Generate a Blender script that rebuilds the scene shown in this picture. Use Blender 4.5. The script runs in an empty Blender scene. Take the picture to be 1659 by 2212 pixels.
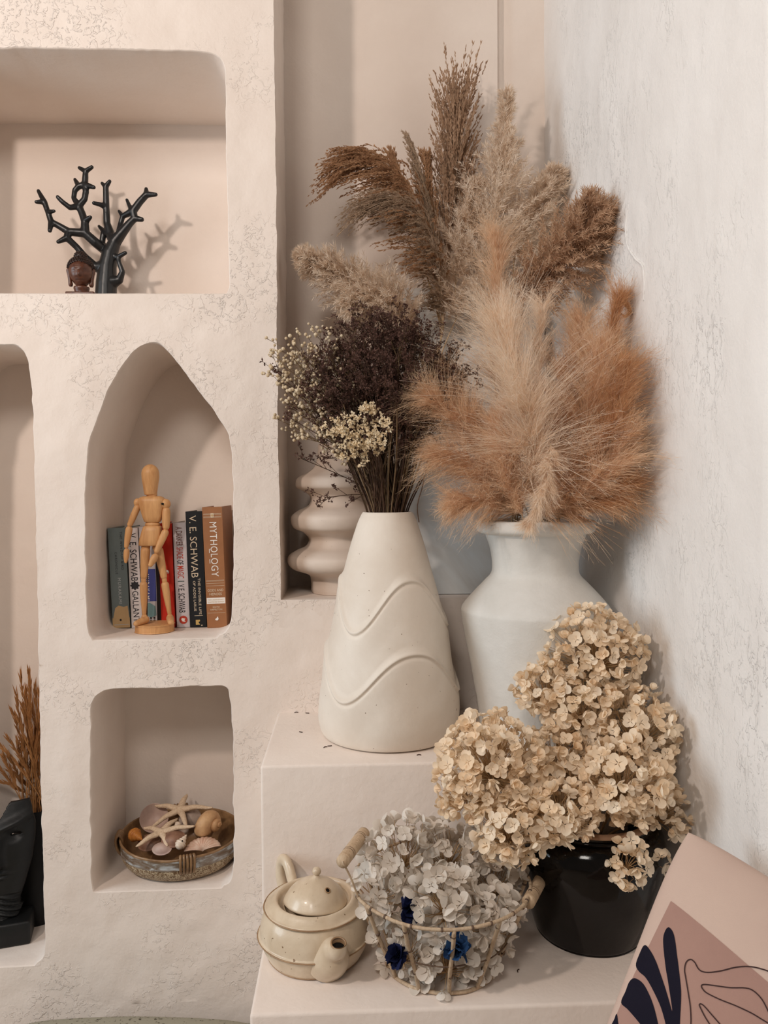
import bpy, bmesh, math, random
import numpy as np
from mathutils import Vector, Matrix, Euler
from mathutils.geometry import delaunay_2d_cdt

rng = np.random.default_rng(7)
random.seed(7)
SC = bpy.context.scene
COL = SC.collection

# ------------------------------------------------------------------ camera
F = 1661.0; CX, CY = 829.5, 1106.0
EYE = 1.02
YAW = math.atan((CX - 760.0) / F); PITCH = math.atan((CY - 1054.0) / F); ROLL = 0.007
_w = Vector((math.sin(YAW) * math.cos(PITCH), math.cos(YAW) * math.cos(PITCH), -math.sin(PITCH)))
_r0 = Vector((math.cos(YAW), -math.sin(YAW), 0))
_u0 = _r0.cross(_w)
_r = _r0 * math.cos(ROLL) - _u0 * math.sin(ROLL)
_u = _u0 * math.cos(ROLL) + _r0 * math.sin(ROLL)
cam = bpy.data.cameras.new('camera'); camo = bpy.data.objects.new('camera', cam); COL.objects.link(camo)
cam.sensor_fit = 'HORIZONTAL'; cam.sensor_width = 36.0; cam.lens = 36.0 * F / 1659.0
cam.clip_start = 0.02; cam.clip_end = 50
camo.matrix_world = Matrix(((_r.x, _u.x, -_w.x, 0), (_r.y, _u.y, -_w.y, 0), (_r.z, _u.z, -_w.z, EYE), (0, 0, 0, 1)))
SC.camera = camo

# ------------------------------------------------------------------ light and exposure
def light(name, kind, loc, energy, col, **kw):
    l = bpy.data.lights.new(name, kind); l.energy = energy; l.color = col
    o = bpy.data.objects.new(name, l); COL.objects.link(o); o.location = loc
    for k, v in kw.items():
        if k != 'aim': setattr(l, k, v)
    if 'aim' in kw:
        o.rotation_euler = (Vector(kw['aim']) - Vector(loc)).to_track_quat('-Z', 'Y').to_euler()
    return o
light('warm_lamp', 'POINT', (-0.98, 0.0, EYE + 0.84), 38.0, (1.0, 0.85, 0.75), shadow_soft_size=0.045)
light('ceiling_lamp', 'AREA', (-0.50, -0.85, EYE + 1.28), 13.0, (1.0, 0.93, 0.86), shape='RECTANGLE', size=0.45, size_y=0.45, aim=(0.25, 1.3, EYE + 0.1))
light('side_window_daylight', 'AREA', (-2.2, 0.35, EYE + 0.35), 26.0, (0.80, 0.92, 1.0), shape='RECTANGLE', size=0.9, size_y=1.3, aim=(0.40, 1.0, EYE + 0.1))
world = bpy.data.worlds.new('room_ambient'); SC.world = world; world.use_nodes = True
_bg = world.node_tree.nodes['Background']; _bg.inputs[0].default_value = (1.0, 0.88, 0.78, 1); _bg.inputs[1].default_value = 0.14
SC.view_settings.view_transform = 'Standard'; SC.view_settings.look = 'None'
SC.view_settings.exposure = 0.0; SC.view_settings.gamma = 1.0; SC.view_settings.use_curve_mapping = False

# ------------------------------------------------------------------ helpers
def px(x, y, Y):
    """the world point at depth Y seen at pixel (x, y)"""
    d = _r * ((x - CX) / F) + _u * (-(y - CY) / F) + _w
    return np.array((d.x / d.y * Y, Y, EYE + d.z / d.y * Y))
def pz(x, y, z):
    """the world point at height z seen at pixel (x, y)"""
    d = _r * ((x - CX) / F) + _u * (-(y - CY) / F) + _w
    t = (z - EYE) / d.z
    return np.array((d.x * t, d.y * t, z))
def A(*a): return np.array(a, dtype=float)
ORG = {}
def link(o, parent=None):
    COL.objects.link(o)
    if parent is not None: o.parent = parent
    return o
def thing(name, loc, label, cat, group=None, kind=None):
    o = bpy.data.objects.new(name, None); link(o); o.location = tuple(loc); o.empty_display_size = 0.02
    ORG[o.name] = np.array(loc, dtype=float)
    tag(o, label, cat, group, kind); return o
def tag(o, label=None, cat=None, group=None, kind=None):
    if label: o['label'] = label
    if cat: o['category'] = cat
    if group: o['group'] = group
    if kind: o['kind'] = kind
    return o
def mkmesh(name, V, Fs, mat, smooth=True):
    me = bpy.data.meshes.new(name)
    V = np.asarray(V, dtype=np.float32).reshape(-1, 3)
    if isinstance(Fs, np.ndarray):
        k = Fs.shape[1]; n = len(Fs)
        me.vertices.add(len(V)); me.vertices.foreach_set('co', V.ravel())
        me.loops.add(n * k); me.loops.foreach_set('vertex_index', Fs.astype(np.int32).ravel())
        me.polygons.add(n); me.polygons.foreach_set('loop_start', np.arange(0, n * k, k, dtype=np.int32))
        me.update(calc_edges=True); me.validate()
    else:
        me.from_pydata([tuple(v) for v in V.tolist()], [], Fs); me.update()
    if smooth: me.polygons.foreach_set('use_smooth', [True] * len(me.polygons))
    if mat is not None: me.materials.append(mat)
    return me
def obj(name, V, Fs, mat, parent=None, smooth=True, label=None, kind=None, origin=None):
    """one mesh object from world-space geometry; its origin is the parent thing's, or `origin`"""
    V = np.asarray(V, dtype=float).reshape(-1, 3)
    if parent is not None: org = ORG[parent.name]
    else: org = A(*origin) if origin is not None else A((V[:, 0].min() + V[:, 0].max()) / 2, (V[:, 1].min() + V[:, 1].max()) / 2, V[:, 2].min())
    o = bpy.data.objects.new(name, mkmesh(name, V - org, Fs, mat, smooth)); link(o, parent)
    if parent is None: o.location = tuple(org)
    ORG[o.name] = org
    if label: o['label'] = label
    if kind: o['kind'] = kind
    return o
def join(*parts):
    V = []; Fs = []; n = 0
    for v, f in parts:
        v = np.asarray(v, dtype=float).reshape(-1, 3); V.append(v)
        Fs += [tuple(int(i) + n for i in q) for q in f]; n += len(v)
    return np.vstack(V), Fs
def lathe(prof, n=48, c=(0, 0, 0), fn=None, sy=1.0):
    """prof [(r, z)] turned about the vertical through c; fn(theta, r, z) -> (r, z)"""
    prof = np.asarray(prof, dtype=float); m = len(prof)
    th = np.linspace(0, 2 * math.pi, n, endpoint=False)
    R = np.repeat(prof[:, :1], n, 1); Z = np.repeat(prof[:, 1:2], n, 1); T = np.repeat(th[None], m, 0)
    if fn is not None: R, Z = fn(T, R, Z)
    V = np.stack([c[0] + R * np.cos(T), c[1] + R * np.sin(T) * sy, c[2] + Z], -1).reshape(-1, 3)
    Fs = []
    for i in range(m - 1):
        a = i * n; b = a + n
        for j in range(n):
            k = (j + 1) % n; Fs.append((a + j, a + k, b + k, b + j))
    if prof[0, 0] > 1e-6: Fs.append(tuple(range(n))[::-1])
    if prof[-1, 0] > 1e-6 : Fs.append(tuple(range((m - 1) * n, m * n)))
    return V, Fs
def spline(pts, k=8, closed=False):
    """Catmull-Rom through the points (rows may carry extra columns such as a radius)"""
    P = np.asarray(pts, dtype=float); n = len(P); out = []
    rngn = n if closed else n - 1
    for i in range(rngn):
        if closed: p0, p1, p2, p3 = P[i - 1], P[i], P[(i + 1) % n], P[(i + 2) % n]
        else: p0, p1, p2, p3 = P[max(i - 1, 0)], P[i], P[i + 1], P[min(i + 2, n - 1)]
        for s in np.linspace(0, 1, k, endpoint=False):
            out.append(0.5 * (2 * p1 + (p2 - p0) * s + (2 * p0 - 5 * p1 + 4 * p2 - p3) * s * s + (3 * p1 - p0 - 3 * p2 + p3) * s ** 3))
    if not closed: out.append(P[-1])
    return np.array(out)
def lerp_prof(pts, k=6): return spline(pts, k)
def frames(P):
    P = np.asarray(P); T = np.gradient(P, axis=0); T /= np.linalg.norm(T, axis=1)[:, None] + 1e-12
    ref = A(0, 0, 1) if abs(T[0, 2]) < 0.9 else A(1, 0, 0)
    N = np.zeros_like(P); B = np.zeros_like(P)
    nrm = np.cross(T[0], ref); nrm /= np.linalg.norm(nrm)
    for i in range(len(P)):
        nrm = nrm - T[i] * nrm.dot(T[i]); nrm /= np.linalg.norm(nrm) + 1e-12
        N[i] = nrm; B[i] = np.cross(T[i], nrm)
    return T, N, B
def tube(P, R, n=8, cap=True, closed=False, flat=None):
    P = np.asarray(P, dtype=float); m = len(P); R = np.broadcast_to(np.asarray(R, dtype=float), (m,))
    T, N, B = frames(P)
    th = np.linspace(0, 2 * math.pi, n, endpoint=False)
    c = np.cos(th)[None, :, None]; s = np.sin(th)[None, :, None]
    if flat: s = s * flat
    V = (P[:, None] + (N[:, None] * c + B[:, None] * s) * R[:, None, None]).reshape(-1, 3)
    Fs = []
    for i in range(m if closed else m - 1):
        a = i * n; b = ((i + 1) % m) * n
        for j in range(n):
            k = (j + 1) % n; Fs.append((a + j, a + k, b + k, b + j))
    if cap and not closed:
        Fs.append(tuple(range(n))[::-1]); Fs.append(tuple(range((m - 1) * n, m * n)))
    return V, Fs
def capsule(p, q, r0, r1, n=12, k=10, pw=1.0, roundn=4):
    """a limb with round ends: radius r0 at p to r1 at q, bulging by pw"""
    p = A(*p); q = A(*q); L = np.linalg.norm(q - p); d = (q - p) / L
    P = []; R = []
    for i in range(roundn):
        a = (i + 0.25) / roundn * math.pi / 2; P.append(p - d * r0 * math.cos(a)); R.append(r0 * math.sin(a))
    for t in np.linspace(0, 1, k): P.append(p + d * L * t); R.append((r0 + (r1 - r0) * t) * (1 + (pw - 1) * math.sin(math.pi * t)))
    for i in range(roundn)[::-1]:
        a = (i + 0.25) / roundn * math.pi / 2; P.append(q + d * r1 * math.cos(a)); R.append(r1 * math.sin(a))
    return tube(P, R, n)
def ellipsoid(c, r, n=20, m=12, rot=None):
    c = A(*c); r = A(*((r, r, r) if np.isscalar(r) else r)); V = [A(0, 0, -1)]
    for i in range(1, m):
        ph = -math.pi / 2 + math.pi * i / m
        for j in range(n):
            t = 2 * math.pi * j / n; V.append(A(math.cos(ph) * math.cos(t), math.cos(ph) * math.sin(t), math.sin(ph)))
    V.append(A(0, 0, 1)); V = np.array(V); Fs = []
    for j in range(n):
        k = (j + 1) % n; Fs.append((0, 1 + k, 1 + j))
        for i in range(m - 2):
            a = 1 + i * n; b = a + n; Fs.append((a + j, a + k, b + k, b + j))
        a = 1 + (m - 2) * n; Fs.append((a + j, a + k, len(V) - 1))
    V = V * r
    if rot is not None: V = V @ np.array(Euler(rot).to_matrix()).T
    return V + c, Fs
def box(x0, x1, y0, y1, z0, z1):
    V = [(x, y, z) for z in (z0, z1) for y in (y0, y1) for x in (x0, x1)]
    return np.array(V, dtype=float), [(0, 2, 3, 1), (4, 5, 7, 6), (0, 1, 5, 4), (2, 6, 7, 3), (0, 4, 6, 2), (1, 3, 7, 5)]
def bevel(o, w, seg=3):
    bm = bmesh.new(); bm.from_mesh(o.data)
    bmesh.ops.bevel(bm, geom=list(bm.edges), offset=w, segments=seg, affect='EDGES', profile=0.5)
    bm.to_mesh(o.data); bm.free(); o.data.polygons.foreach_set('use_smooth', [True] * len(o.data.polygons)); return o
def vnoise(P, scale, seed=0, octaves=3):
    """cheap smooth value noise in numpy"""
    P = np.asarray(P, dtype=float) / scale; out = np.zeros(len(P)); amp = 1.0
    for o in range(octaves):
        Q = P * (2 ** o) + seed * 17.3 + o * 5.1; I = np.floor(Q).astype(np.int64); f = Q - I; f = f * f * (3 - 2 * f); tot = 0
        for dx in (0, 1):
            for dy in (0, 1):
                for dz in (0, 1):
                    h = ((I[:, 0] + dx) * 374761393 + (I[:, 1] + dy) * 668265263 + (I[:, 2] + dz) * 2147483647 + seed * 974711) & 0x7fffffff
                    h = (h ^ (h >> 13)) * 1274126177 & 0x7fffffff; h = (h ^ (h >> 16)) & 0xffff
                    w = (f[:, 0] if dx else 1 - f[:, 0]) * (f[:, 1] if dy else 1 - f[:, 1]) * (f[:, 2] if dz else 1 - f[:, 2])
                    tot = tot + w * (h / 32767.5 - 1)
        out += tot * amp; amp *= 0.5
    return out

# ------------------------------------------------------------------ materials
def srgb(r, g, b):
    return tuple(((c / 255) / 12.92 if c / 255 <= 0.04045 else ((c / 255 + 0.055) / 1.055) ** 2.4) for c in (r, g, b))
class NT:
    def __init__(self, name):
        self.m = bpy.data.materials.new(name); self.m.use_nodes = True; self.t = self.m.node_tree
        self.b = self.t.nodes['Principled BSDF']
    def n(self, typ, **kw):
        nd = self.t.nodes.new(typ)
        for k, v in kw.items():
            if k.startswith('i_'):
                key = k[2:].replace('_', ' '); nd.inputs[key].default_value = v
            else: setattr(nd, k, v)
        return nd
    def l(self, a, b): self.t.links.new(a, b)
def ramp(nt, fac, stops):
    r = nt.n('ShaderNodeValToRGB'); el = r.color_ramp.elements
    while len(el) < len(stops): el.new(0.5)
    for e, (p, c) in zip(el, stops): e.position = p; e.color = (*c, 1) if len(c) == 3 else c
    nt.l(fac, r.inputs[0]); return r.outputs[0]
def noise(nt, scale, detail=4, rough=0.55, vec=None, dist=0.0):
    n = nt.n('ShaderNodeTexNoise'); n.inputs['Scale'].default_value = scale; n.inputs['Detail'].default_value = detail
    n.inputs['Roughness'].default_value = rough; n.inputs['Distortion'].default_value = dist
    if vec is not None: nt.l(vec, n.inputs['Vector'])
    return n.outputs['Fac']
def coords(nt, kind='Object', scale=None):
    c = nt.n('ShaderNodeTexCoord').outputs[kind]
    if scale:
        mp = nt.n('ShaderNodeMapping'); mp.inputs['Scale'].default_value = scale; nt.l(c, mp.inputs['Vector']); c = mp.outputs[0]
    return c
def bump(nt, height, strength=0.3, dist=0.002, normal=None):
    b = nt.n('ShaderNodeBump'); b.inputs['Strength'].default_value = strength; b.inputs['Distance'].default_value = dist
    nt.l(height, b.inputs['Height'])
    if normal is not None: nt.l(normal, b.inputs['Normal'])
    return b.outputs[0]
def setbase(nt, rough=0.8, spec=0.3, **kw):
    nt.b.inputs['Roughness'].default_value = rough; nt.b.inputs['Specular IOR Level'].default_value = spec
    for k, v in kw.items(): nt.b.inputs[k.replace('_', ' ')].default_value = v
def plain(name, c0, c1=None, scale=60, rough=0.6, spec=0.3, bmp=0.0, bscale=200, bdist=0.001, **kw):
    nt = NT(name); setbase(nt, rough, spec, **kw); v = coords(nt)
    c1 = c1 or tuple(x * 0.85 for x in c0)
    nt.l(ramp(nt, noise(nt, scale, vec=v), [(0.35, c0), (0.68, c1)]), nt.b.inputs['Base Color'])
    if bmp: nt.l(bump(nt, noise(nt, bscale, vec=v), bmp, bdist), nt.b.inputs['Normal'])
    return nt.m
def plaster(name, c0, c1, streak=False, flakes=0.55, fine=0.35):
    nt = NT(name); setbase(nt, 0.88, 0.2); v = coords(nt)
    nt.l(ramp(nt, noise(nt, 7, 5, vec=v), [(0.3, c0), (0.75, c1)]), nt.b.inputs['Base Color'])
    v2 = coords(nt, scale=(1, 1, 0.45)) if streak else v
    big = bump(nt, noise(nt, 14, 4, vec=v), 0.5, 0.006)
    # scattered trowel flakes: small raised chips inside patches
    w = noise(nt, 95 if not streak else 120, 4, 0.6, vec=v2, dist=0.7)
    fl = ramp(nt, w, [(0.53, (0, 0, 0)), (0.575, (1, 1, 1)), (0.72, (0.75, 0.75, 0.75))])
    patch = ramp(nt, noise(nt, 5.5 if not streak else 8, 4, 0.6, vec=v2), [(0.47, (0, 0, 0)), (0.66, (1, 1, 1))])
    mul = nt.n('ShaderNodeMath', operation='MULTIPLY'); nt.l(fl, mul.inputs[0]); nt.l(patch, mul.inputs[1])
    b2 = bump(nt, mul.outputs[0], flakes, 0.0016, big)
    b3 = bump(nt, noise(nt, 260, 3, vec=v), fine, 0.0008, b2)
    nt.l(b3, nt.b.inputs['Normal']); return nt.m

M = {}
M['plaster'] = plaster('white_plaster', srgb(238, 226, 216), srgb(230, 216, 205), flakes=0.75)
M['plaster_smooth'] = plaster('smooth_plaster', srgb(236, 224, 214), srgb(228, 214, 203), flakes=0.12, fine=0.2)
M['plaster_drip'] = plaster('dripped_plaster', srgb(238, 235, 232), srgb(230, 226, 222), streak=True, flakes=0.65, fine=0.6)
M['floor'] = plain('floor_screed', srgb(176, 160, 142), srgb(158, 142, 126), 5, 0.6)

# ------------------------------------------------------------------ room shell
FY = 1.25            # facade plane
ZT = 2.35            # ceiling
SHELF = px(700, 1295, FY)[2]
STEP = EYE - 0.366; BENCH = EYE - 0.569
STEP_Y, BENCH_Y = 1.01, 0.82
AY = 1.435           # alcove back
def wall_x(Y): return np.interp(Y, [-0.4, 0.3, 0.55, 0.78, 1.47], [0.95, 0.72, 0.60, 0.4275, 0.366])

def resample(P, step, closed=True):
    P = np.asarray(P, dtype=float)
    Q = np.vstack([P, P[:1]]) if closed else P
    L = np.r_[0, np.cumsum(np.linalg.norm(np.diff(Q, axis=0), axis=1))]
    n = max(int(L[-1] / step), 8); t = np.linspace(0, L[-1], n, endpoint=not closed)
    return np.stack([np.interp(t, L, Q[:, i]) for i in range(Q.shape[1])], 1)
def inside(P, poly):
    x, y = P[:, 0], P[:, 1]; c = np.zeros(len(P), bool); q = poly
    for i in range(len(q)):
        x1, y1 = q[i - 1]; x2, y2 = q[i]
        if y1 == y2: continue
        c ^= ((y1 > y) != (y2 > y)) & (x < (x2 - x1) * (y - y1) / (y2 - y1) + x1)
    return c
def outline(pts, floor=None, rag=0.0011, seed=1):
    """niche outline: photo corners -> facade plane (x, z), floor levelled, resampled and roughened"""
    P = np.array([px(x, y, FY)[[0, 2]] for x, y in pts])
    if floor is not None:
        m = np.array([f for f in floor]); P[m, 1] = P[m, 1].mean()
    P = resample(P, 0.004)
    C = P.copy()
    for _ in range(2): C = (np.roll(C, 1, 0) + 2 * C + np.roll(C, -1, 0)) / 4
    d = np.roll(C, -1, 0) - np.roll(C, 1, 0); nrm = np.stack([d[:, 1], -d[:, 0]], 1); nrm /= np.linalg.norm(nrm, axis=1)[:, None] + 1e-9
    nz = vnoise(np.c_[C, np.zeros(len(C))], 0.022, seed, 3)
    return C + nrm * (nz * rag)[:, None], nrm
def area(P): return 0.5 * np.sum(P[:, 0] * np.roll(P[:, 1], -1) - np.roll(P[:, 0], -1) * P[:, 1])

top_px = [(-202, 104), (60, 104), (200, 105), (330, 109), (440, 112), (466, 117), (481, 130), (487, 155), (487, 260), (490, 400), (494, 560), (496, 618), (490, 631), (470, 632), (200, 634), (-202, 636)]
arch_px = [(204, 1383), (193, 1372), (189, 1345), (187, 1298), (186, 1186), (185, 1074), (188, 1018), (192, 962), (200, 937), (213, 902), (232, 849), (258, 801), (284, 767), (303, 749), (318, 741), (331, 739), (343, 741), (355, 750), (374, 771), (396, 799), (430, 846), (456, 879), (478, 913), (494, 938), (499, 969), (503, 1036), (504, 1186), (503, 1260), (500, 1335), (494, 1356), (482, 1370), (448, 1376), (336, 1381)]
low_px = [(206, 1929), (199, 1905), (197, 1794), (196, 1607), (198, 1520), (206, 1503), (224, 1492), (243, 1489), (336, 1487), (411, 1484), (484, 1481), (493, 1489), (498, 1532), (503, 1607), (504, 1719), (505, 1794), (504, 1850), (502, 1888), (494, 1906), (470, 1914), (400, 1920), (300, 1925)]
left_px = [(-148, 2096), (-150, 1500), (-152, 900), (-140, 800), (-110, 755), (-80, 745), (0, 745), (36, 747), (50, 757), (60, 785), (67, 840), (70, 900), (76, 1100), (80, 1300), (85, 1600), (92, 1900), (97, 2035), (94, 2064), (80, 2079), (50, 2085)]
NICHES = []
for nm, pts, back, sd in (('top', top_px, 1.50, 1), ('arch', arch_px, 1.455, 2), ('low', low_px, 1.4375, 3), ('left', left_px, 1.4375, 4)):
    C, nrm = outline(pts, None, 0.0013, sd)
    if area(C) < 0: C = C[::-1].copy()
    d = np.roll(C, -1, 0) - np.roll(C, 1, 0); nrm = np.stack([d[:, 1], -d[:, 0]], 1); nrm /= np.linalg.norm(nrm, axis=1)[:, None] + 1e-9
    NICHES.append((nm, C, nrm, back))
def niche_floor(nm):
    C = [n for n in NICHES if n[0] == nm][0][1]; return float(np.percentile(C[:, 1], 4))
FLOOR_TOP = px(300, 633, FY)[2]; FLOOR_ARCH = px(340, 1381, FY)[2]; FLOOR_LOW = px(340, 1923, FY)[2]; FLOOR_LEFT = px(30, 2088, FY)[2]
# level the niche floors
for nm, C, nrm, back in NICHES:
    fl = dict(top=FLOOR_TOP, arch=FLOOR_ARCH, low=FLOOR_LOW, left=FLOOR_LEFT)[nm]
    m = C[:, 1] < fl + 0.006
    C[m, 1] = fl + (C[m, 1] - fl) * 0.25

def build_facade():
    jam = [px(x, y, FY)[[0, 2]] for x, y in [(607, 1297), (605, 1200), (601, 950), (598, 700), (596, 400), (592, 100), (590, -150)]]
    XR = float(wall_x(FY)) + 0.01
    jam[0] = A(jam[0][0], SHELF)
    J = resample(np.array(jam + [A(jam[-1][0], ZT)]), 0.005, closed=False)
    J[1:, 0] += vnoise(np.c_[J[1:], np.zeros(len(J) - 1)], 0.03, 9, 3) * 0.0012
    global JAMB; JAMB = J
    XL = -1.3
    outer = np.vstack([[XL, 0.0], [XR, 0.0], [XR, SHELF], resample(np.array([[XR, SHELF], [jam[0][0], SHELF]]), 0.006, closed=False)[1:], J[1:], [XL, ZT]])
    loops = [outer]
    for nm, C, nrm, back in NICHES: loops.append(C + nrm * 0.0016)      # outward: the arris is rounded
    pts = np.vstack(loops); edges = []; s = 0
    for lp in loops:
        n = len(lp); edges += [(s + i, s + (i + 1) % n) for i in range(n)]; s += n
    gx, gz = np.meshgrid(np.arange(-0.60, XR, 0.007), np.arange(0.18, ZT, 0.007))
    G = np.c_[gx.ravel(), gz.ravel()] + rng.uniform(-0.002, 0.002, (gx.size, 2))
    cx, cz = np.meshgrid(np.arange(XL + .05, -0.60, 0.05), np.arange(0.05, ZT, 0.05)); G = np.vstack([G, np.c_[cx.ravel(), cz.ravel()]])
    ok = inside(G, outer)
    for lp in loops[1:]: ok &= ~inside(G, lp)
    allp = np.vstack([pts, G[ok]])
    v, e, f, _, _, _ = delaunay_2d_cdt([Vector(p) for p in allp], edges, [], 0, 1e-7)
    v = np.array([tuple(q) for q in v]); f = np.array([t for t in f])
    cen = v[f].mean(1); keep = inside(cen, outer)
    for lp in loops[1:]: keep &= ~inside(cen, lp)
    f = f[keep]
    P = np.c_[v[:, 0], np.full(len(v), FY), v[:, 1]]
    # gentle hand-plastered waviness; none at the niche arrises
    bd = np.zeros(len(v)); 
    dist = np.full(len(v), 1.0)
    for lp in loops:
        for i in range(0, len(v), 4000):
            d = np.sqrt(((v[i:i + 4000, None] - lp[None, ::3]) ** 2).sum(-1)).min(1); dist[i:i + 4000] = np.minimum(dist[i:i + 4000], d)
    wv = vnoise(np.c_[v, np.zeros(len(v))], 0.09, 3, 3) * 0.0022 + vnoise(np.c_[v, np.zeros(len(v))], 0.02, 5, 2) * 0.0006
    P[:, 1] += wv * np.clip(dist / 0.03, 0, 1)
    P = np.vstack([P])
    w = obj('wall_left', P, f[:, ::-1].copy(), M['plaster'], None, origin=(0, FY, 0))
    tag(w, 'white plastered partition wall cut with rounded niches', 'wall', kind='structure')
    return w
wall_left = build_facade()
# niche linings, each a child of the wall
def build_niche(nm, C, nrm, back):
    n = len(C); rows = []
    rows.append(np.c_[C[:, 0] + nrm[:, 0] * 0.0016, np.full(n, FY), C[:, 1] + nrm[:, 1] * 0.0016])
    rows.append(np.c_[C[:, 0] + nrm[:, 0] * 0.0007, np.full(n, FY + 0.0009), C[:, 1] + nrm[:, 1] * 0.0007])
    ys = [FY + 0.003] + list(np.linspace(FY + 0.02, back, 7))
    S = C.copy()
    for _ in range(10): S = (np.roll(S, 1, 0) + 2 * S + np.roll(S, -1, 0)) / 4
    for i, y in enumerate(ys):
        t = min(1, i / 2); Q = C * (1 - t) + S * t; rows.append(np.c_[Q[:, 0], np.full(n, y), Q[:, 1]])
    V = np.vstack(rows); Fs = []
    for i in range(len(rows) - 1):
        a, b = i * n, (i + 1) * n
        for j in range(n):
            k = (j + 1) % n; Fs.append((a + j, b + j, b + k, a + k))
    # back: constrained triangulation
    Q = rows[-1][:, [0, 2]]; base = (len(rows) - 1) * n
    o = obj('niche_lining', V, Fs, M['plaster_smooth'], wall_left)
    gx, gz = np.meshgrid(np.arange(Q[:, 0].min(), Q[:, 0].max(), 0.02), np.arange(Q[:, 1].min(), Q[:, 1].max(), 0.02))
    G = np.c_[gx.ravel(), gz.ravel()]; G = G[inside(G, Q)]
    d = np.sqrt(((G[:, None] - Q[None]) ** 2).sum(-1)).min(1); G = G[d > 0.006]
    v, e, f, _, _, _ = delaunay_2d_cdt([Vector(p) for p in np.vstack([Q, G])], [(i, (i + 1) % n) for i in range(n)], [], 0, 1e-7)
    v = np.array([tuple(q) for q in v]); f = np.array([t for t in f]); f = f[inside(v[f].mean(1), Q)]
    obj('niche_back', np.c_[v[:, 0], np.full(len(v), back), v[:, 1]], f[:, ::-1].copy(), M['plaster_smooth'], wall_left)
for nn in NICHES: build_niche(*nn)

# alcove: side cheek, shelf, back wall with a proud and a recessed bay
V = []; Fs = []
ys = np.linspace(FY, AY, 8)
for y in ys: V.append(np.c_[JAMB[:, 0], np.full(len(JAMB), y), JAMB[:, 1]])
n = len(JAMB); V = np.vstack(V)
for i in range(len(ys) - 1):
    for j in range(n - 1): Fs.append((i * n + j, (i + 1) * n + j, (i + 1) * n + j + 1, i * n + j + 1))
obj('alcove_cheek', V, Fs, M['plaster_smooth'], wall_left)
XB0 = float(JAMB[:, 0].min()) - 0.01; XB1 = float(px(1075, 300, AY)[0]); XB2 = float(wall_x(AY + 0.02)) + 0.02
wb = obj('wall_back', *join(box(XB0, XB1, AY, AY + 0.10, SHELF - 0.02, ZT), box(XB1 - 0.001, XB2, AY + 0.018, AY + 0.10, SHELF - 0.02, ZT)), M['plaster_smooth'], None, smooth=False, origin=(0, AY, SHELF))
tag(wb, 'shaded white back wall of the tall alcove', 'wall', kind='structure')
sh = obj('ledge_shelf', *box(float(JAMB[0, 0]) - 0.004, XB2, FY + 0.0005, AY + 0.03, SHELF - 0.05, SHELF), M['plaster_smooth'], None, smooth=False)
tag(sh, 'white plaster shelf at the foot of the alcove', 'shelf', kind='structure')
def block(name, x0, y0, z0, z1, y1, label):
    xs = np.linspace(x0, 0.5, 60)
    o = obj(name, *box(x0, float(wall_x(y0)) + 0.02, y0, y1, z0, z1), M['plaster_smooth'], None, smooth=False)
    bevel(o, 0.004, 3); return tag(o, label, 'ledge', kind='structure')
block('plaster_step', -0.1235, STEP_Y, 0.0, STEP, FY + 0.012, 'white plaster step carrying the cone vase and the urn')
block('plaster_bench', -0.1150, BENCH_Y, 0.0, BENCH, STEP_Y + 0.006, 'low white plaster bench carrying the teapot and the black pot')
# right wall, slightly splayed
Y = np.r_[np.linspace(-0.4, 0.6, 12), np.linspace(0.62, 1.47, 150)]; Z = np.r_[0, 0.2, np.linspace(0.4, 2.0, 230), ZT]
YY, ZZ = np.meshgrid(Y, Z); XX = wall_x(YY)
pp = np.c_[np.zeros(YY.size), YY.ravel(), ZZ.ravel()]
XX = XX.ravel() + vnoise(pp * A(1, 1, 0.4), 0.06, 11, 3) * 0.0022 + vnoise(pp * A(1, 1, 0.5), 0.012, 12, 2) * 0.0005
V = np.c_[XX, YY.ravel(), ZZ.ravel()]; a = np.arange(V.shape[0]).reshape(YY.shape)
Fq = np.stack([a[:-1, :-1], a[1:, :-1], a[1:, 1:], a[:-1, 1:]], -1).reshape(-1, 4)
wr = obj('wall_right', V, Fq, M['plaster_drip'], None, origin=(0.4, 1.2, 0))
tag(wr, 'rough white dripped plaster wall beside the urn', 'wall', kind='structure')
# a raised trowel ridge on the right wall
rp = spline([(1357, 440), (1352, 490), (1356, 530), (1372, 558), (1388, 575), (1392, 610), (1390, 650)], 8)
def on_wall(x, y):
    Yg = np.linspace(0.6, 1.47, 600); P = np.array([px(x, y, q) for q in Yg]); i = np.argmin(np.abs(P[:, 0] - wall_x(Yg))); return P[i]
R3 = np.array([on_wall(x, y) for x, y in rp])
obj('plaster_ridge', *tube(R3, np.interp(np.linspace(0, 1, len(R3)), [0, .2, .8, 1], [.0005, .0019, .0017, .0005]), 8), M['plaster_drip'], wr)
fl = obj('floor', *box(-1.6, 1.0, -3.0, 1.5, -0.05, 0.0), M['floor'], None, smooth=False); tag(fl, 'beige screed floor in front of the plaster bench', 'floor', kind='structure')

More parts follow.
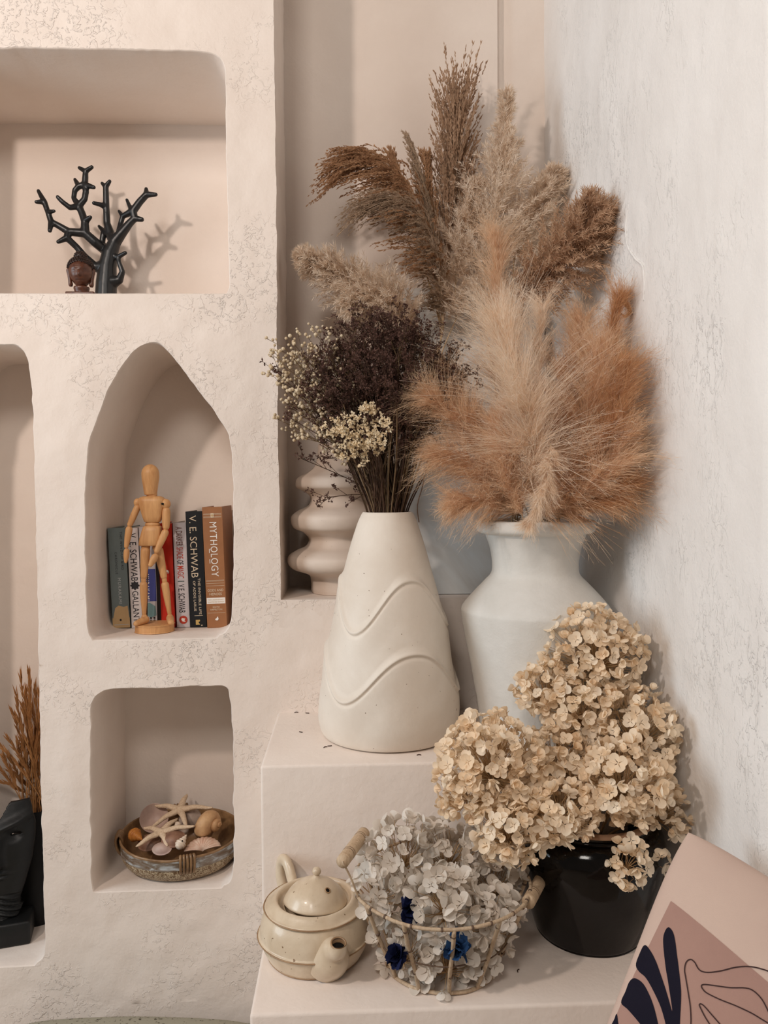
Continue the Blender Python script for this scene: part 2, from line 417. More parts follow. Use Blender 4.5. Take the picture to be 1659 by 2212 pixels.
# ================================================================== materials for the objects
def ceramic(name, c0, c1, specks=None, rough=0.55, spec=0.3, bmp=0.25, nscale=9, spot_t=0.70, coat=0.0):
    nt = NT(name); setbase(nt, rough, spec, Coat_Weight=coat, Coat_Roughness=0.12); v = coords(nt)
    col = ramp(nt, noise(nt, nscale, 6, 0.6, vec=v, dist=0.4), [(0.3, c0), (0.72, c1)])
    if specks:
        f = ramp(nt, noise(nt, 150, 2, vec=v), [(spot_t, (0, 0, 0)), (spot_t + 0.03, (1, 1, 1))])
        mx = nt.n('ShaderNodeMix', data_type='RGBA'); nt.l(f, mx.inputs[0]); nt.l(col, mx.inputs[6]); mx.inputs[7].default_value = (*specks, 1); col = mx.outputs[2]
    nt.l(col, nt.b.inputs['Base Color'])
    b = bump(nt, noise(nt, 40, 5, vec=v), bmp, 0.003); nt.l(bump(nt, noise(nt, 300, 3, vec=v), bmp, 0.0006, b), nt.b.inputs['Normal'])
    return nt.m
M['clay_white'] = ceramic('bisque_white_clay', srgb(233, 224, 212), srgb(216, 203, 188), specks=srgb(120, 96, 78), spot_t=0.735)
M['clay_pink'] = ceramic('blush_clay', srgb(222, 206, 192), srgb(208, 190, 175), specks=srgb(140, 118, 102), spot_t=0.745, bmp=0.18)
M['clay_chalk'] = ceramic('chalk_white_clay', srgb(226, 224, 219), srgb(208, 205, 198), rough=0.7, bmp=0.4)
M['glaze_cream'] = ceramic('cream_crackle_glaze', srgb(224, 208, 184), srgb(196, 174, 146), specks=srgb(120, 88, 58), rough=0.35, spec=0.5, bmp=0.22, nscale=22, spot_t=0.71, coat=0.25)
M['glaze_edge'] = ceramic('brown_glaze_break', srgb(170, 138, 104), srgb(138, 106, 76), rough=0.4, spec=0.5, bmp=0.2, nscale=60)
M['black_glaze'] = ceramic('black_brown_glaze', srgb(10, 8, 7), srgb(18, 12, 10), rough=0.10, spec=0.32, bmp=0.08, coat=0.0)
M['tan_rim'] = ceramic('bare_tan_clay', srgb(176, 140, 112), srgb(150, 116, 92), rough=0.8, bmp=0.4)
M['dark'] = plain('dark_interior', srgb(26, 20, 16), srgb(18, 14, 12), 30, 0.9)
M['coral_black'] = plain('black_resin', srgb(26, 27, 29), srgb(18, 19, 21), 30, 0.36, 0.5)
M['head_brown'] = plain('dark_brown_resin', srgb(96, 54, 34), srgb(66, 36, 24), 160, 0.38, 0.5, 0.25, 700, 0.0005)
M['head_hair'] = plain('dark_resin_curls', srgb(52, 30, 20), srgb(34, 20, 14), 200, 0.5, 0.4)
M['black_carved'] = plain('black_carved_stone', srgb(24, 26, 27), srgb(14, 15, 16), 25, 0.5, 0.4, 0.3, 90, 0.002)
M['black_matt'] = plain('black_matt_ceramic', srgb(17, 15, 15), srgb(11, 10, 10), 20, 0.6, 0.3)
def wood(name, c0, c1, sc=(60, 60, 8), rough=0.45):
    nt = NT(name); setbase(nt, rough, 0.35); v = coords(nt, scale=sc)
    nt.l(ramp(nt, noise(nt, 2.0, 5, 0.6, vec=v, dist=1.0), [(0.3, c0), (0.7, c1)]), nt.b.inputs['Base Color'])
    return nt.m
M['wood'] = wood('pale_mannequin_wood', srgb(222, 172, 118), srgb(196, 142, 92))
M['grip_wood'] = wood('grey_tan_grip_wood', srgb(214, 190, 160), srgb(178, 150, 120), (160, 160, 20), 0.6)
M['cane'] = wood('peeled_cane', srgb(206, 184, 156), srgb(160, 134, 108), (90, 90, 30), 0.65)
M['wire'] = plain('rusty_wire', srgb(120, 96, 78), srgb(84, 66, 54), 200, 0.6)
M['paper'] = plain('page_paper', srgb(226, 212, 188), srgb(206, 190, 164), 300, 0.9)

# ================================================================== cone vase with wave relief
CV = A(*px(838, 1300, 1.14)); CV[2] = STEP
def smooth(x, a, b): t = np.clip((x - a) / (b - a), 0, 1); return t * t * (3 - 2 * t)
def cone_fn(T, R, Z):
    th = T + math.pi / 2                     # 0 faces the camera, positive to the right
    th = (th + math.pi) % (2 * math.pi) - math.pi
    out = R.copy()
    for zp, zt, ph in ((0.240, 0.168, 24), (0.140, 0.073, 20)):
        p = np.radians(ph); a = 3.0 * (th - p)
        zr = (zp + zt) / 2 + (zp - zt) / 2 * (np.cos(a) - 0.12 * np.cos(2 * a))
        s = Z - zr
        out = out + 0.0024 * np.exp(-(s / 0.0026) ** 2) - 0.0017 * np.exp(-((s + 0.0052) / 0.0026) ** 2) + 0.0030 * smooth(s, 0.012, -0.002) * smooth(s, -0.06, -0.004)
    P = np.c_[np.cos(T).ravel(), np.sin(T).ravel(), (Z * 8).ravel()]
    out = out + (vnoise(P, 0.8, 21, 2).reshape(R.shape)) * 0.0009
    return out, Z
def vase(name, c, prof, fn, mat, label, n=160, k=8, inner=None, thick=0.006):
    t = thing(name, c, label, 'vase')
    P = spline(prof, k)
    P[:, 0] = np.maximum(P[:, 0], 0)
    o = obj('body', *lathe(P, n, c, fn), mat, t)
    return t
cone_out = [(0.0, 0.0), (0.070, 0.0), (0.092, 0.0015), (0.099, 0.006), (0.1035, 0.020), (0.1045, 0.035), (0.1022, 0.060), (0.0985, 0.085), (0.0938, 0.115), (0.0885, 0.145), (0.0820, 0.178), (0.0740, 0.212), (0.0650, 0.245), (0.0555, 0.280), (0.0450, 0.313), (0.0388, 0.327), (0.0362, 0.3305)]
cone_in = [(0.0345, 0.3305), (0.0325, 0.326), (0.036, 0.31), (0.055, 0.25), (0.06, 0.2), (0.0, 0.19)]
Pc = np.vstack([spline(cone_out, 18), spline(cone_in, 4)])
t = thing('wave_cone_vase', CV, 'off-white clay cone vase with two raised wavy bands', 'vase')
obj('body', *lathe(Pc, 400, CV, cone_fn), M['clay_white'], t)

# ================================================================== chalk white urn
UV = A(*px(1156, 1300, 1.13)); UV[2] = STEP
urn = [(0.0, 0.0), (0.060, 0.0), (0.080, 0.002), (0.083, 0.010), (0.0864, 0.041), (0.094, 0.092), (0.1050, 0.148), (0.1095, 0.178), (0.1092, 0.187), (0.104, 0.195), (0.090, 0.211), (0.076, 0.226), (0.0665, 0.236), (0.0635, 0.246), (0.0645, 0.262), (0.068, 0.279), (0.073, 0.293), (0.0745, 0.297), (0.082, 0.2985), (0.0868, 0.303), (0.0872, 0.311), (0.0855, 0.316), (0.081, 0.3175)]
urn_in = [(0.076, 0.316), (0.0715, 0.308), (0.067, 0.29), (0.058, 0.25), (0.058, 0.2), (0.0, 0.19)]
def wob(seed, amp, fz=8):
    def f(T, R, Z):
        P = np.c_[np.cos(T).ravel(), np.sin(T).ravel(), (Z * fz).ravel()]
        return R + vnoise(P, 0.7, seed, 3).reshape(R.shape) * amp * np.clip(R / 0.02, 0, 1), Z
    return f
t = thing('urn_vase', UV, 'large chalky white urn with flared neck and sharp shoulder', 'vase')
obj('body', *lathe(np.vstack([spline(urn, 6), spline(urn_in, 4)]), 140, UV, wob(31, 0.0011)), M['clay_chalk'], t)

# ================================================================== ribbed bubble vase on the shelf
BV = A(*px(737, 1280, 1.34)); BV[2] = SHELF
bub = [(0.0, 0.0), (0.045, 0.0), (0.0515, 0.003), (0.0520, 0.018), (0.0545, 0.030), (0.066, 0.036), (0.083, 0.042), (0.0915, 0.052), (0.0905, 0.064), (0.078, 0.073), (0.062, 0.080), (0.0560, 0.088), (0.0560, 0.096), (0.066, 0.106), (0.080, 0.112), (0.0855, 0.122), (0.0845, 0.134), (0.073, 0.143), (0.058, 0.150), (0.0525, 0.158), (0.0535, 0.168), (0.064, 0.176), (0.0755, 0.182), (0.0775, 0.190), (0.074, 0.199), (0.060, 0.207), (0.047, 0.216), (0.0415, 0.226), (0.0390, 0.240), (0.0378, 0.254), (0.0372, 0.258)]
bub_in = [(0.034, 0.258), (0.0325, 0.25), (0.034, 0.22), (0.0, 0.20)]
t = thing('ribbed_vase', BV, 'blush clay vase of stacked bulging rings on the alcove shelf', 'vase')
obj('body', *lathe(np.vstack([spline(bub, 6), spline(bub_in, 3)]), 100, BV, wob(41, 0.0008)), M['clay_pink'], t)

# ================================================================== leaning painted board
nt = NT('grey_blue_wash'); setbase(nt, 0.7, 0.25); v = coords(nt)
col = ramp(nt, noise(nt, 6, 5, 0.6, vec=v, dist=0.8), [(0.30, srgb(226, 229, 229)), (0.5, srgb(212, 209, 204)), (0.70, srgb(190, 180, 170))])
nt.l(col, nt.b.inputs['Base Color']); M['board'] = nt.m
bx0, bx1 = 0.088, 0.352; bh = 0.545
yb, yt = 1.288, 1.412
V = []
for (y, z) in ((yb, SHELF + 0.001), (yt, SHELF + bh)):
    for dy in (0, 0.014):
        for x in (bx0, bx1): V.append((x, y + dy, z))
o = obj('leaning_board', V, [(0, 1, 5, 4), (2, 6, 7, 3), (0, 4, 6, 2), (1, 3, 7, 5), (4, 5, 7, 6), (0, 2, 3, 1)], M['board'], None, smooth=False)
tag(o, 'grey-blue washed board leaning in the alcove behind the vases', 'board')

# ================================================================== teapot
TP = A(*px(690, 2100, 0.925)) + A(-0.005, 0.006, 0); TP[2] = BENCH
body = [(0.0, 0.0), (0.050, 0.0), (0.0565, 0.002), (0.0605, 0.008), (0.0645, 0.017), (0.0668, 0.0245), (0.0688, 0.0262), (0.0690, 0.0282), (0.0672, 0.0300), (0.0662, 0.040), (0.0632, 0.0505), (0.0595, 0.0585), (0.0612, 0.0602), (0.0610, 0.0622), (0.0580, 0.0632), (0.0545, 0.0655), (0.0505, 0.0690), (0.0475, 0.0700), (0.0455, 0.0690)]
body_in = [(0.0445, 0.066), (0.043, 0.0625), (0.039, 0.0605), (0.037, 0.060), (0.0365, 0.055), (0.0, 0.050)]
t = thing('teapot', TP, 'squat cream crackle-glazed teapot beside the wire basket', 'teapot')
b = obj('body', *lathe(np.vstack([spline(body, 5), spline(body_in, 3)]), 96, TP, wob(51, 0.0011, 20)), M['glaze_cream'], t)
for r, z in ((0.0690, 0.0272), (0.0614, 0.0612), (0.0568, 0.0022)):
    th = np.linspace(0, 2 * math.pi, 72, endpoint=False)
    rr = r + vnoise(np.c_[np.cos(th), np.sin(th), th * 0], 0.7, 51, 3) * 0.0011 + 0.0002
    ring = np.c_[TP[0] + rr * np.cos(th), TP[1] + rr * np.sin(th), np.full(72, TP[2] + z)]
    obj('ridge', *tube(ring, 0.0009, 6, closed=True), M['glaze_edge'], b)
lid_c = TP + A(0.0005, 0.002, 0.0625)
lid = [(0.0, -0.002), (0.034, -0.001), (0.0383, 0.0), (0.0387, 0.0016), (0.0372, 0.005), (0.0325, 0.0125), (0.025, 0.0195), (0.016, 0.0245), (0.008, 0.0270), (0.0048, 0.0288), (0.0030, 0.0310), (0.0, 0.0320)]
Rl = np.array(Euler((math.radians(-4), math.radians(3), 0)).to_matrix())
V, Fs = lathe(spline(lid, 4), 64, (0, 0, 0), wob(52, 0.0008, 20)); V = V @ Rl.T + lid_c
lo = obj('lid', V, Fs, M['glaze_cream'], t)
V, Fs = ellipsoid((0, 0, 0.0355), (0.0056, 0.0056, 0.0052), 16, 10); obj('knob', V @ Rl.T + lid_c, Fs, M['glaze_cream'], lo)
a_ = math.radians(-52); hp = A(math.cos(a_) * 0.0235, math.sin(a_) * 0.0235, 0.0203); nv = A(math.cos(a_) * 0.62, math.sin(a_) * 0.62, 0.78)
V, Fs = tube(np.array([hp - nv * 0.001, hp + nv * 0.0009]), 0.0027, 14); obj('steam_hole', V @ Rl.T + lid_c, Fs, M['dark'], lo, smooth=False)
th = np.linspace(0, 2 * math.pi, 20, endpoint=False); u1 = np.cross(nv, A(0, 0, 1)); u1 /= np.linalg.norm(u1); u2 = np.cross(nv, u1)
V, Fs = tube(hp + nv * 0.0008 + 0.0031 * (np.cos(th)[:, None] * u1 + np.sin(th)[:, None] * u2), 0.0008, 6, closed=True); obj('hole_rim', V @ Rl.T + lid_c, Fs, M['glaze_edge'], lo)
# spout: broad root on the belly, opening turned up towards the camera
mouth = px(731, 2038, 0.848); sd = mouth - TP; sd[2] = 0; sd /= np.linalg.norm(sd)
root = TP + sd * 0.052 + A(0, 0, 0.024)
sp = spline(np.vstack([np.r_[root, 0.027], np.r_[TP + sd * 0.063 + A(0, 0, 0.030), 0.0215], np.r_[TP + sd * 0.073 + A(0, 0, 0.043), 0.0145], np.r_[mouth - A(0, 0, 0.008) - sd * 0.002, 0.0100], np.r_[mouth, 0.0092]]), 6)
inn = np.vstack([np.r_[mouth, 0.0074], np.r_[mouth - A(0, 0, 0.004), 0.0066], np.r_[mouth - A(0, 0, 0.016) - sd * 0.005, 0.006]])
V, Fs = tube(sp[:, :3], sp[:, 3], 28, cap=False); s_o = obj('spout', V, Fs, M['glaze_cream'], t)
V, Fs = tube(inn[::-1, :3], inn[::-1, 3] + 0.0012, 28, cap=False); obj('spout_bore', V, [f[::-1] for f in Fs], M['glaze_edge'], s_o)
th = np.linspace(0, 2 * math.pi, 32, endpoint=False); ax = A(0, 0, 1) + sd * 0.28; ax /= np.linalg.norm(ax); u1 = np.cross(ax, A(1, 0, 0)); u1 /= np.linalg.norm(u1); u2 = np.cross(ax, u1)
obj('spout_lip', *tube(mouth + 0.0083 * (np.cos(th)[:, None] * u1 + np.sin(th)[:, None] * u2), 0.0011, 8, closed=True), M['glaze_edge'], s_o)
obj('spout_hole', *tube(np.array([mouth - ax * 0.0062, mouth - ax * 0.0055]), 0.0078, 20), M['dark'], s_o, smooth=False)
hd = A(-0.50, 0.80, 0); hd /= np.linalg.norm(hd)
hpth = spline([TP + hd * 0.056 + A(0, 0, 0.058), TP + hd * 0.072 + A(0, 0, 0.080), TP + hd * 0.088 + A(0, 0, 0.078), TP + hd * 0.093 + A(0, 0, 0.058), TP + hd * 0.083 + A(0, 0, 0.038), TP + hd * 0.064 + A(0, 0, 0.028)], 6)
obj('handle', *tube(hpth, 0.0062, 14, flat=1.25), M['glaze_cream'], t)

# ================================================================== black pot
BP = A(*px(1264, 2000, 0.965)) + A(0.004, 0, 0); BP[2] = BENCH
pot = [(0.0, 0.0), (0.060, 0.0), (0.0665, 0.002), (0.0700, 0.010), (0.0765, 0.032), (0.0850, 0.062), (0.0925, 0.090), (0.0955, 0.110), (0.0935, 0.126), (0.0870, 0.137), (0.0795, 0.1425), (0.0785, 0.1455), (0.0815, 0.1480), (0.0822, 0.1510)]
pot_rim = [(0.0822, 0.1510), (0.0812, 0.1535), (0.078, 0.1545), (0.0725, 0.1540), (0.0700, 0.1515), (0.0695, 0.146)]
pot_in = [(0.0695, 0.146), (0.072, 0.13), (0.082, 0.10), (0.06, 0.02), (0.0, 0.015)]
t = thing('glazed_pot', BP, 'glossy black glazed pot with bare tan rim holding cream hydrangeas', 'pot')
V, Fs = lathe(spline(pot, 6), 96, BP, wob(61, 0.0008)); obj('body', V, [f for f in Fs if len(f) == 4], M['black_glaze'], t)
V, Fs = lathe(spline(pot_rim, 4), 96, BP, wob(61, 0.0008)); obj('rim', V, [f for f in Fs if len(f) == 4], M['tan_rim'], t, label='bare tan clay rim')
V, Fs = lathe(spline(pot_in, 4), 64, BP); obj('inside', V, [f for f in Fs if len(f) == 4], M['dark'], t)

# ================================================================== wire and cane basket
BK = A(*px(953, 2100, 0.905)); BK[2] = BENCH
RB, RT, HT = 0.066, 0.1055, 0.099
t = thing('cane_basket', BK, 'round open basket of cane ribs with two wooden grips', 'basket')
def ring(c, r, z, n=60, jit=0.0012, sd=1):
    th = np.linspace(0, 2 * math.pi, n, endpoint=False)
    rr = r + vnoise(np.c_[np.cos(th), np.sin(th), th * 0], 0.5, sd, 2) * jit
    return np.c_[c[0] + rr * np.cos(th), c[1] + rr * np.sin(th), c[2] + z + vnoise(np.c_[np.cos(th), np.sin(th), th * 0 + 3], 0.5, sd, 2) * jit]
rim = obj('rim', *tube(ring(BK, RT, HT, sd=71), 0.0020, 8, closed=True), M['cane'], t)
for k in range(22):                       # dark knots where the rim cane is tied
    a = 2 * math.pi * (k + 0.3 * random.random()) / 22; R3 = ring(BK, RT, HT, sd=71); i = int(a / (2 * math.pi) * 60); p, q = R3[i], R3[(i + 1) % 60]
    d = (q - p) / np.linalg.norm(q - p)
    obj('binding', *tube(np.array([p - d * 0.0012, p + d * 0.0012]), 0.0025, 8), M['wire'], rim)
obj('base_ring', *tube(ring(BK, RB, 0.003, sd=72), 0.0022, 8, closed=True), M['cane'], t)
obj('mid_wire', *tube(ring(BK, RB + (RT - RB) * 0.45, HT * 0.45, sd=73), 0.0008, 6, closed=True), M['wire'], t)
for k in range(12):
    a = -math.pi / 2 + 2 * math.pi * k / 12 + 0.02
    d = A(math.cos(a), math.sin(a), 0)
    p0 = BK + d * RB + A(0, 0, 0.003); p1 = BK + d * RT + A(0, 0, HT)
    jig = rng.normal(0, 0.0012, (4, 3)); pts = np.array([p0, p0 + (p1 - p0) * 0.33, p0 + (p1 - p0) * 0.66, p1]); pts[1:3] += jig[1:3]
    s = obj('stake', *tube(spline(pts, 4), 0.0024, 8), M['cane'], t)
    for f in (0.28, 0.62, 0.9):
        p = p0 + (p1 - p0) * f; dd = (p1 - p0) / np.linalg.norm(p1 - p0)
        obj('binding', *tube(np.array([p - dd * 0.001, p + dd * 0.001]), 0.0029, 8), M['wire'], s)
for (n0, f0, ra0, ra1) in ((px(741, 1860, 0.865), px(785, 1801, 0.95), 200, 148), (px(1142, 1948, 0.86), px(1177, 1884, 0.94), -22, 32)):
    g = obj('grip', *tube(spline(np.array([n0, n0 + (f0 - n0) * 0.03, n0 + (f0 - n0) * 0.5, n0 + (f0 - n0) * 0.97, f0]), 4), np.interp(np.linspace(0, 1, 17), [0, .06, .94, 1], [.0066, .0077, .0077, .0066]), 18), M['grip_wood'], t)
    dd = (f0 - n0) / np.linalg.norm(f0 - n0)
    for fr in (0.22, 0.27, 0.78, 0.83):
        p = n0 + (f0 - n0) * fr; obj('groove', *tube(np.array([p - dd * 0.0004, p + dd * 0.0004]), 0.00785, 18), M['wire'], g, smooth=False)
    w0 = BK + A(math.cos(math.radians(ra0)) * RT, math.sin(math.radians(ra0)) * RT, HT); w1 = BK + A(math.cos(math.radians(ra1)) * RT, math.sin(math.radians(ra1)) * RT, HT)
    obj('bail_wire', *tube(np.vstack([spline(np.array([w0, (w0 + n0) / 2 + A(0, 0, 0.002), n0 - dd * 0.002]), 6), n0 + dd * 0.004, f0 - dd * 0.004, spline(np.array([f0 + dd * 0.002, (w1 + f0) / 2 + A(0, 0, 0.002), w1]), 6)]), 0.0012, 8), M['cane'], t)

# ================================================================== books
def text_geo(s, bold=0.0, spacing=1.0):
    c = bpy.data.curves.new('lettering', 'FONT'); c.body = s; c.size = 1.0; c.resolution_u = 3; c.offset = bold; c.space_character = spacing
    o = bpy.data.objects.new('lettering', c); COL.objects.link(o)
    dg = bpy.context.evaluated_depsgraph_get(); me = bpy.data.meshes.new_from_object(o.evaluated_get(dg))
    V = np.array([v.co[:2] for v in me.vertices]); Fs = [tuple(p.vertices) for p in me.polygons]
    bpy.data.objects.remove(o); bpy.data.curves.remove(c); bpy.data.meshes.remove(me)
    lo, hi = V.min(0), V.max(0); return (V - lo) / (hi - lo), Fs
def flat(name, c, rough=0.55): 
    M[name] = plain('print_' + name, c, tuple(x * 0.93 for x in c), 80, rough); return M[name]
flat('ink_white', srgb(238, 232, 224)); flat('ink_dark', srgb(44, 42, 46)); flat('ink_red', srgb(186, 66, 48)); flat('ink_pale', srgb(196, 200, 200)); flat('ink_cream', srgb(222, 204, 178))
flat('ink_grey', srgb(110, 118, 118)); flat('ink_blue', srgb(74, 82, 152)); flat('ink_sand', srgb(198, 166, 122)); flat('ink_gold', srgb(206, 174, 108)); flat('ink_teal', srgb(120, 156, 160))
class Book:
    def __init__(s, label, bl, br, tl, tr, Y, col, depth=0.095, side=None, group='books in the arched niche'):
        p0, p1 = px(*bl, Y), px(*br, Y); q0, q1 = px(*tl, Y), px(*tr, Y)
        z0 = FLOOR_ARCH + 0.0008
        s.w = (np.linalg.norm(p1 - p0) + np.linalg.norm(q1 - q0)) / 2; s.h = ((q0 + q1) / 2)[2] - z0; s.d = depth
        lean = math.atan2(((q0 + q1) / 2 - (p0 + p1) / 2)[0], s.h)
        s.R = np.array(Euler((0, lean, 0)).to_matrix()); s.o = A(p0[0], Y, z0 + (s.w * math.sin(lean) if lean > 0 else 0))
        s.t = thing('book', s.o + s.R @ A(s.w / 2, 0, 0), label, 'book', group)
        w, h, d = s.w, s.h, s.d; th = 0.0012
        cov = plain('cover', col, tuple(x * 0.9 for x in col), 60, 0.5, 0.4); 
        # rounded spine strip + two boards
        k = 7; u = np.linspace(0, w, k); bulge = -0.0005 * np.sin(np.pi * u / w)
        front = [(u[i], bulge[i]) for i in range(k)]; loop = front + [(w, d), (w - th, d), (w - th, th), (th, th), (th, d), (0, d)]
        n = len(loop); V = [(x, y, z) for z in (0, h) for x, y in loop]; Fs = [(i, (i + 1) % n, n + (i + 1) % n, n + i) for i in range(n)]
        # caps as quads strips
        for off, flip in ((0, True), (n, False)):
            quads = [tuple(off + i for i in (k - 1, k, k + 1, k + 2)), tuple(off + i for i in (0, k + 3, k + 4, k + 5)), tuple(off + i for i in list(range(k)) + [k + 2, k + 3])]
            Fs += [q[::-1] if flip else q for q in quads]
        s.sp = obj('cover', s.tr(V), Fs, cov, s.t, smooth=False)
        obj('page_block', s.tr(box(th, w - th, th, d - 0.004, 0.002, h - 0.003)[0]), box(0, 1, 0, 1, 0, 1)[1], M['paper'], s.t, smooth=False)
    def tr(s, V): return np.asarray(V, dtype=float) @ s.R.T + s.o
    def by(s, x): return -0.0005 * np.sin(np.pi * np.clip(x / s.w, 0, 1)) - 0.0004
    def down(s, txt, ux, z_from, z_to, wd, ink, bold=0.0, spacing=1.0, name='title_text'):
        """lettering read from the top down: centre ux of the width, from/to as fractions of the height from the top, wd = letter height / width"""
        V, Fs = text_geo(txt, bold, spacing); x = (ux + (V[:, 1] - 0.5) * wd) * s.w; z = s.h * (1 - (z_from + V[:, 0] * (z_to - z_from)))
        obj(name, s.tr(np.c_[x, s.by(x), z]), Fs, M[ink], s.t, smooth=False)
    def flat(s, txt, ux, z_c, hgt, wd, ink, bold=0.0, name='title_text'):
        V, Fs = text_geo(txt, bold); x = (ux + (V[:, 0] - 0.5) * wd) * s.w; z = s.h * (1 - z_c + (V[:, 1] - 0.5) * hgt)
        obj(name, s.tr(np.c_[x, s.by(x), z]), Fs, M[ink], s.t, smooth=False)
    def band(s, x0, x1, z0, z1, ink, name='spine_band', lift=0.0):
        x = np.linspace(x0, x1, 9) * s.w; V = []; 
        for f in (z0, z1): V += [(a, s.by(a) + 0.0002 - lift, s.h * (1 - f)) for a in x]
        obj(name, s.tr(V), [(i, i + 9, i + 10, i + 1)[::-1] for i in range(8)], M[ink], s.t)
    def disc(s, ux, zc, r, ink, name='logo', n=20, star=0.0, lift=0.0003):
        th = np.linspace(0, 2 * math.pi, n, endpoint=False); rr = r * (1 + star * np.cos(8 * th))
        x = ux * s.w + rr * np.cos(th); z = s.h * (1 - zc) + rr * np.sin(th)
        obj(name, s.tr(np.c_[x, s.by(x) - lift, z]), [tuple(range(n))], M[ink], s.t, smooth=False)
    def poly(s, pts, ink, name='logo', lift=0.0005):
        x = np.array([p[0] for p in pts]) * s.w; z = s.h * (1 - np.array([p[1] for p in pts]))
        obj(name, s.tr(np.c_[x, s.by(x) - lift, z]), [tuple(range(len(pts)))], M[ink], s.t, smooth=False)
b = Book('grey-teal paperback at the cheek end of the book row', (244, 1354), (282, 1353), (233, 1140), (270, 1142), 1.352, srgb(112, 124, 124))
b.down('THE WIND-UP BIRD', 0.74, 0.04, 0.42, 0.13, 'ink_dark', 0.0, 1.25); b.down('CHRONICLE', 0.40, 0.24, 0.46, 0.13, 'ink_dark', 0.0, 1.25); b.down('MURAKAMI', 0.52, 0.50, 0.76, 0.17, 'ink_pale', 0.0, 1.3, 'author_text')
b.band(0.0, 1.0, 0.90, 0.999, 'ink_sand', 'sand_print')
b.poly([(0.06, 0.90), (0.2, 0.80), (0.4, 0.775), (0.7, 0.79), (0.92, 0.78), (0.98, 0.90)], 'ink_sand', 'sand_print', 0.0001); b.disc(0.48, 0.92, 0.0018, 'ink_dark', 'ink_dot'); b.band(0.1, 0.95, 0.965, 0.970, 'ink_pale', lift=0.0004)
b = Book('white paperback with dark serif title and black rosette on its spine', (284.5, 1353), (307, 1351), (273, 1140), (297, 1142), 1.352, srgb(214, 206, 204))
b.down('V. E. SCHWAB', 0.5, 0.05, 0.53, 0.62, 'ink_dark', 0.002, name='author_text'); b.disc(0.5, 0.575, 0.0070, 'ink_dark', 'rosette', 48, 0.16); b.down('GALLANT', 0.5, 0.63, 0.94, 0.56, 'ink_dark', 0.002)
b = Book('white paperback with blue label behind the wooden figure', (308, 1351), (339, 1350), (298, 1138), (333, 1137), 1.353, srgb(206, 202, 204))
b.band(0.02, 0.98, 0.42, 0.74, 'ink_blue'); b.down('MURAKAMI', 0.42, 0.47, 0.73, 0.26, 'ink_white', 0.004, 1.15, 'author_text')
b.poly([(0.1, 0.78), (0.5, 0.75), (0.9, 0.79), (0.95, 0.88), (0.6, 0.90), (0.2, 0.87)], 'ink_teal', 'picture_print')
for q in range(14): b.disc(0.14 + 0.22 * (q % 4), 0.905 + 0.026 * (q // 4), 0.0018, 'ink_dark', 'dot_print', 10)
b = Book('thin black paperback squeezed beside the red book', (340, 1351), (348, 1351), (334, 1134), (344, 1134), 1.353, srgb(30, 22, 22))
b = Book('red paperback half hidden by the wooden figure', (349, 1351), (381.5, 1351), (344.5, 1131), (371, 1131), 1.352, srgb(196, 42, 22))
b.disc(0.55, 0.465, 0.0034, 'ink_white', 'emblem'); b.disc(0.55, 0.475, 0.0014, 'ink_red', 'emblem', lift=0.0005)
b = Book('white paperback with red title and round red mark low on its spine', (382.5, 1352), (409.5, 1352), (372, 1129), (401, 1129), 1.351, srgb(206, 198, 200))
flat('ink_brown', srgb(112, 74, 64)); b.down('A DARKER', 0.46, 0.04, 0.225, 0.50, 'ink_brown', 0.003, 0.95); b.down('SHADE', 0.46, 0.235, 0.345, 0.50, 'ink_red', 0.003, 0.95); b.down('OF', 0.46, 0.36, 0.40, 0.50, 'ink_dark', 0.003, 0.95); b.down('MAGIC', 0.46, 0.415, 0.53, 0.50, 'ink_red', 0.003, 0.95); b.down('|', 0.46, 0.555, 0.565, 0.5, 'ink_grey', name='divider'); b.down('V.E. SCHWAB', 0.46, 0.59, 0.86, 0.48, 'ink_dark', 0.003, name='author_text')
b.disc(0.52, 0.928, 0.0072, 'ink_red', 'round_mark', 28); b.poly([(0.42, 0.910), (0.68, 0.918), (0.60, 0.932), (0.70, 0.948), (0.45, 0.943), (0.36, 0.925)], 'ink_white', 'bird_mark')
b = Book('black paperback with tall pale serif lettering', (411, 1354), (447, 1353), (401, 1105), (436, 1105), 1.349, srgb(22, 25, 30))
b.down('V. E. SCHWAB', 0.42, 0.035, 0.57, 0.42, 'ink_cream', -0.002, name='author_text'); b.down('THE INVISIBLE LIFE', 0.66, 0.575, 0.89, 0.15, 'ink_cream'); b.down('OF ADDIE LARUE', 0.36, 0.60, 0.86, 0.15, 'ink_cream')
b.band(0.3, 0.8, 0.898, 0.901, 'ink_cream', lift=0.0003); b.poly([(0.36, 0.935), (0.62, 0.935), (0.62, 0.948), (0.52, 0.955), (0.62, 0.978), (0.36, 0.978)], 'ink_gold', 'press_mark'); b.disc(0.72, 0.985, 0.0012, 'ink_cream')
b = Book('thick brown hardback with white capitals at the end of the row', (448, 1358), (491, 1357), (437, 1096), (479, 1095), 1.340, srgb(158, 106, 68), depth=0.108)
for z in (0.055, 0.062, 0.078, 0.085): b.band(0.04, 0.96, z, z + 0.0022, 'ink_cream', 'rule_line', 0.0002)
b.poly([(0.42, 0.052), (0.58, 0.052), (0.58, 0.088), (0.42, 0.088)], 'ink_cream', 'seal', 0.0004); b.disc(0.5, 0.070, 0.0020, 'ink_sand', 'seal', lift=0.0007)
b.down('MYTHOLOGY', 0.52, 0.125, 0.575, 0.36, 'ink_white', 0.0, 1.12)
for x, z in ((0.27, 0.345), (0.27, 0.430)): b.poly([(x, z), (x + 0.035, z), (x + 0.035, z + 0.035), (x, z + 0.035)], 'ink_white', 'letter_bar')
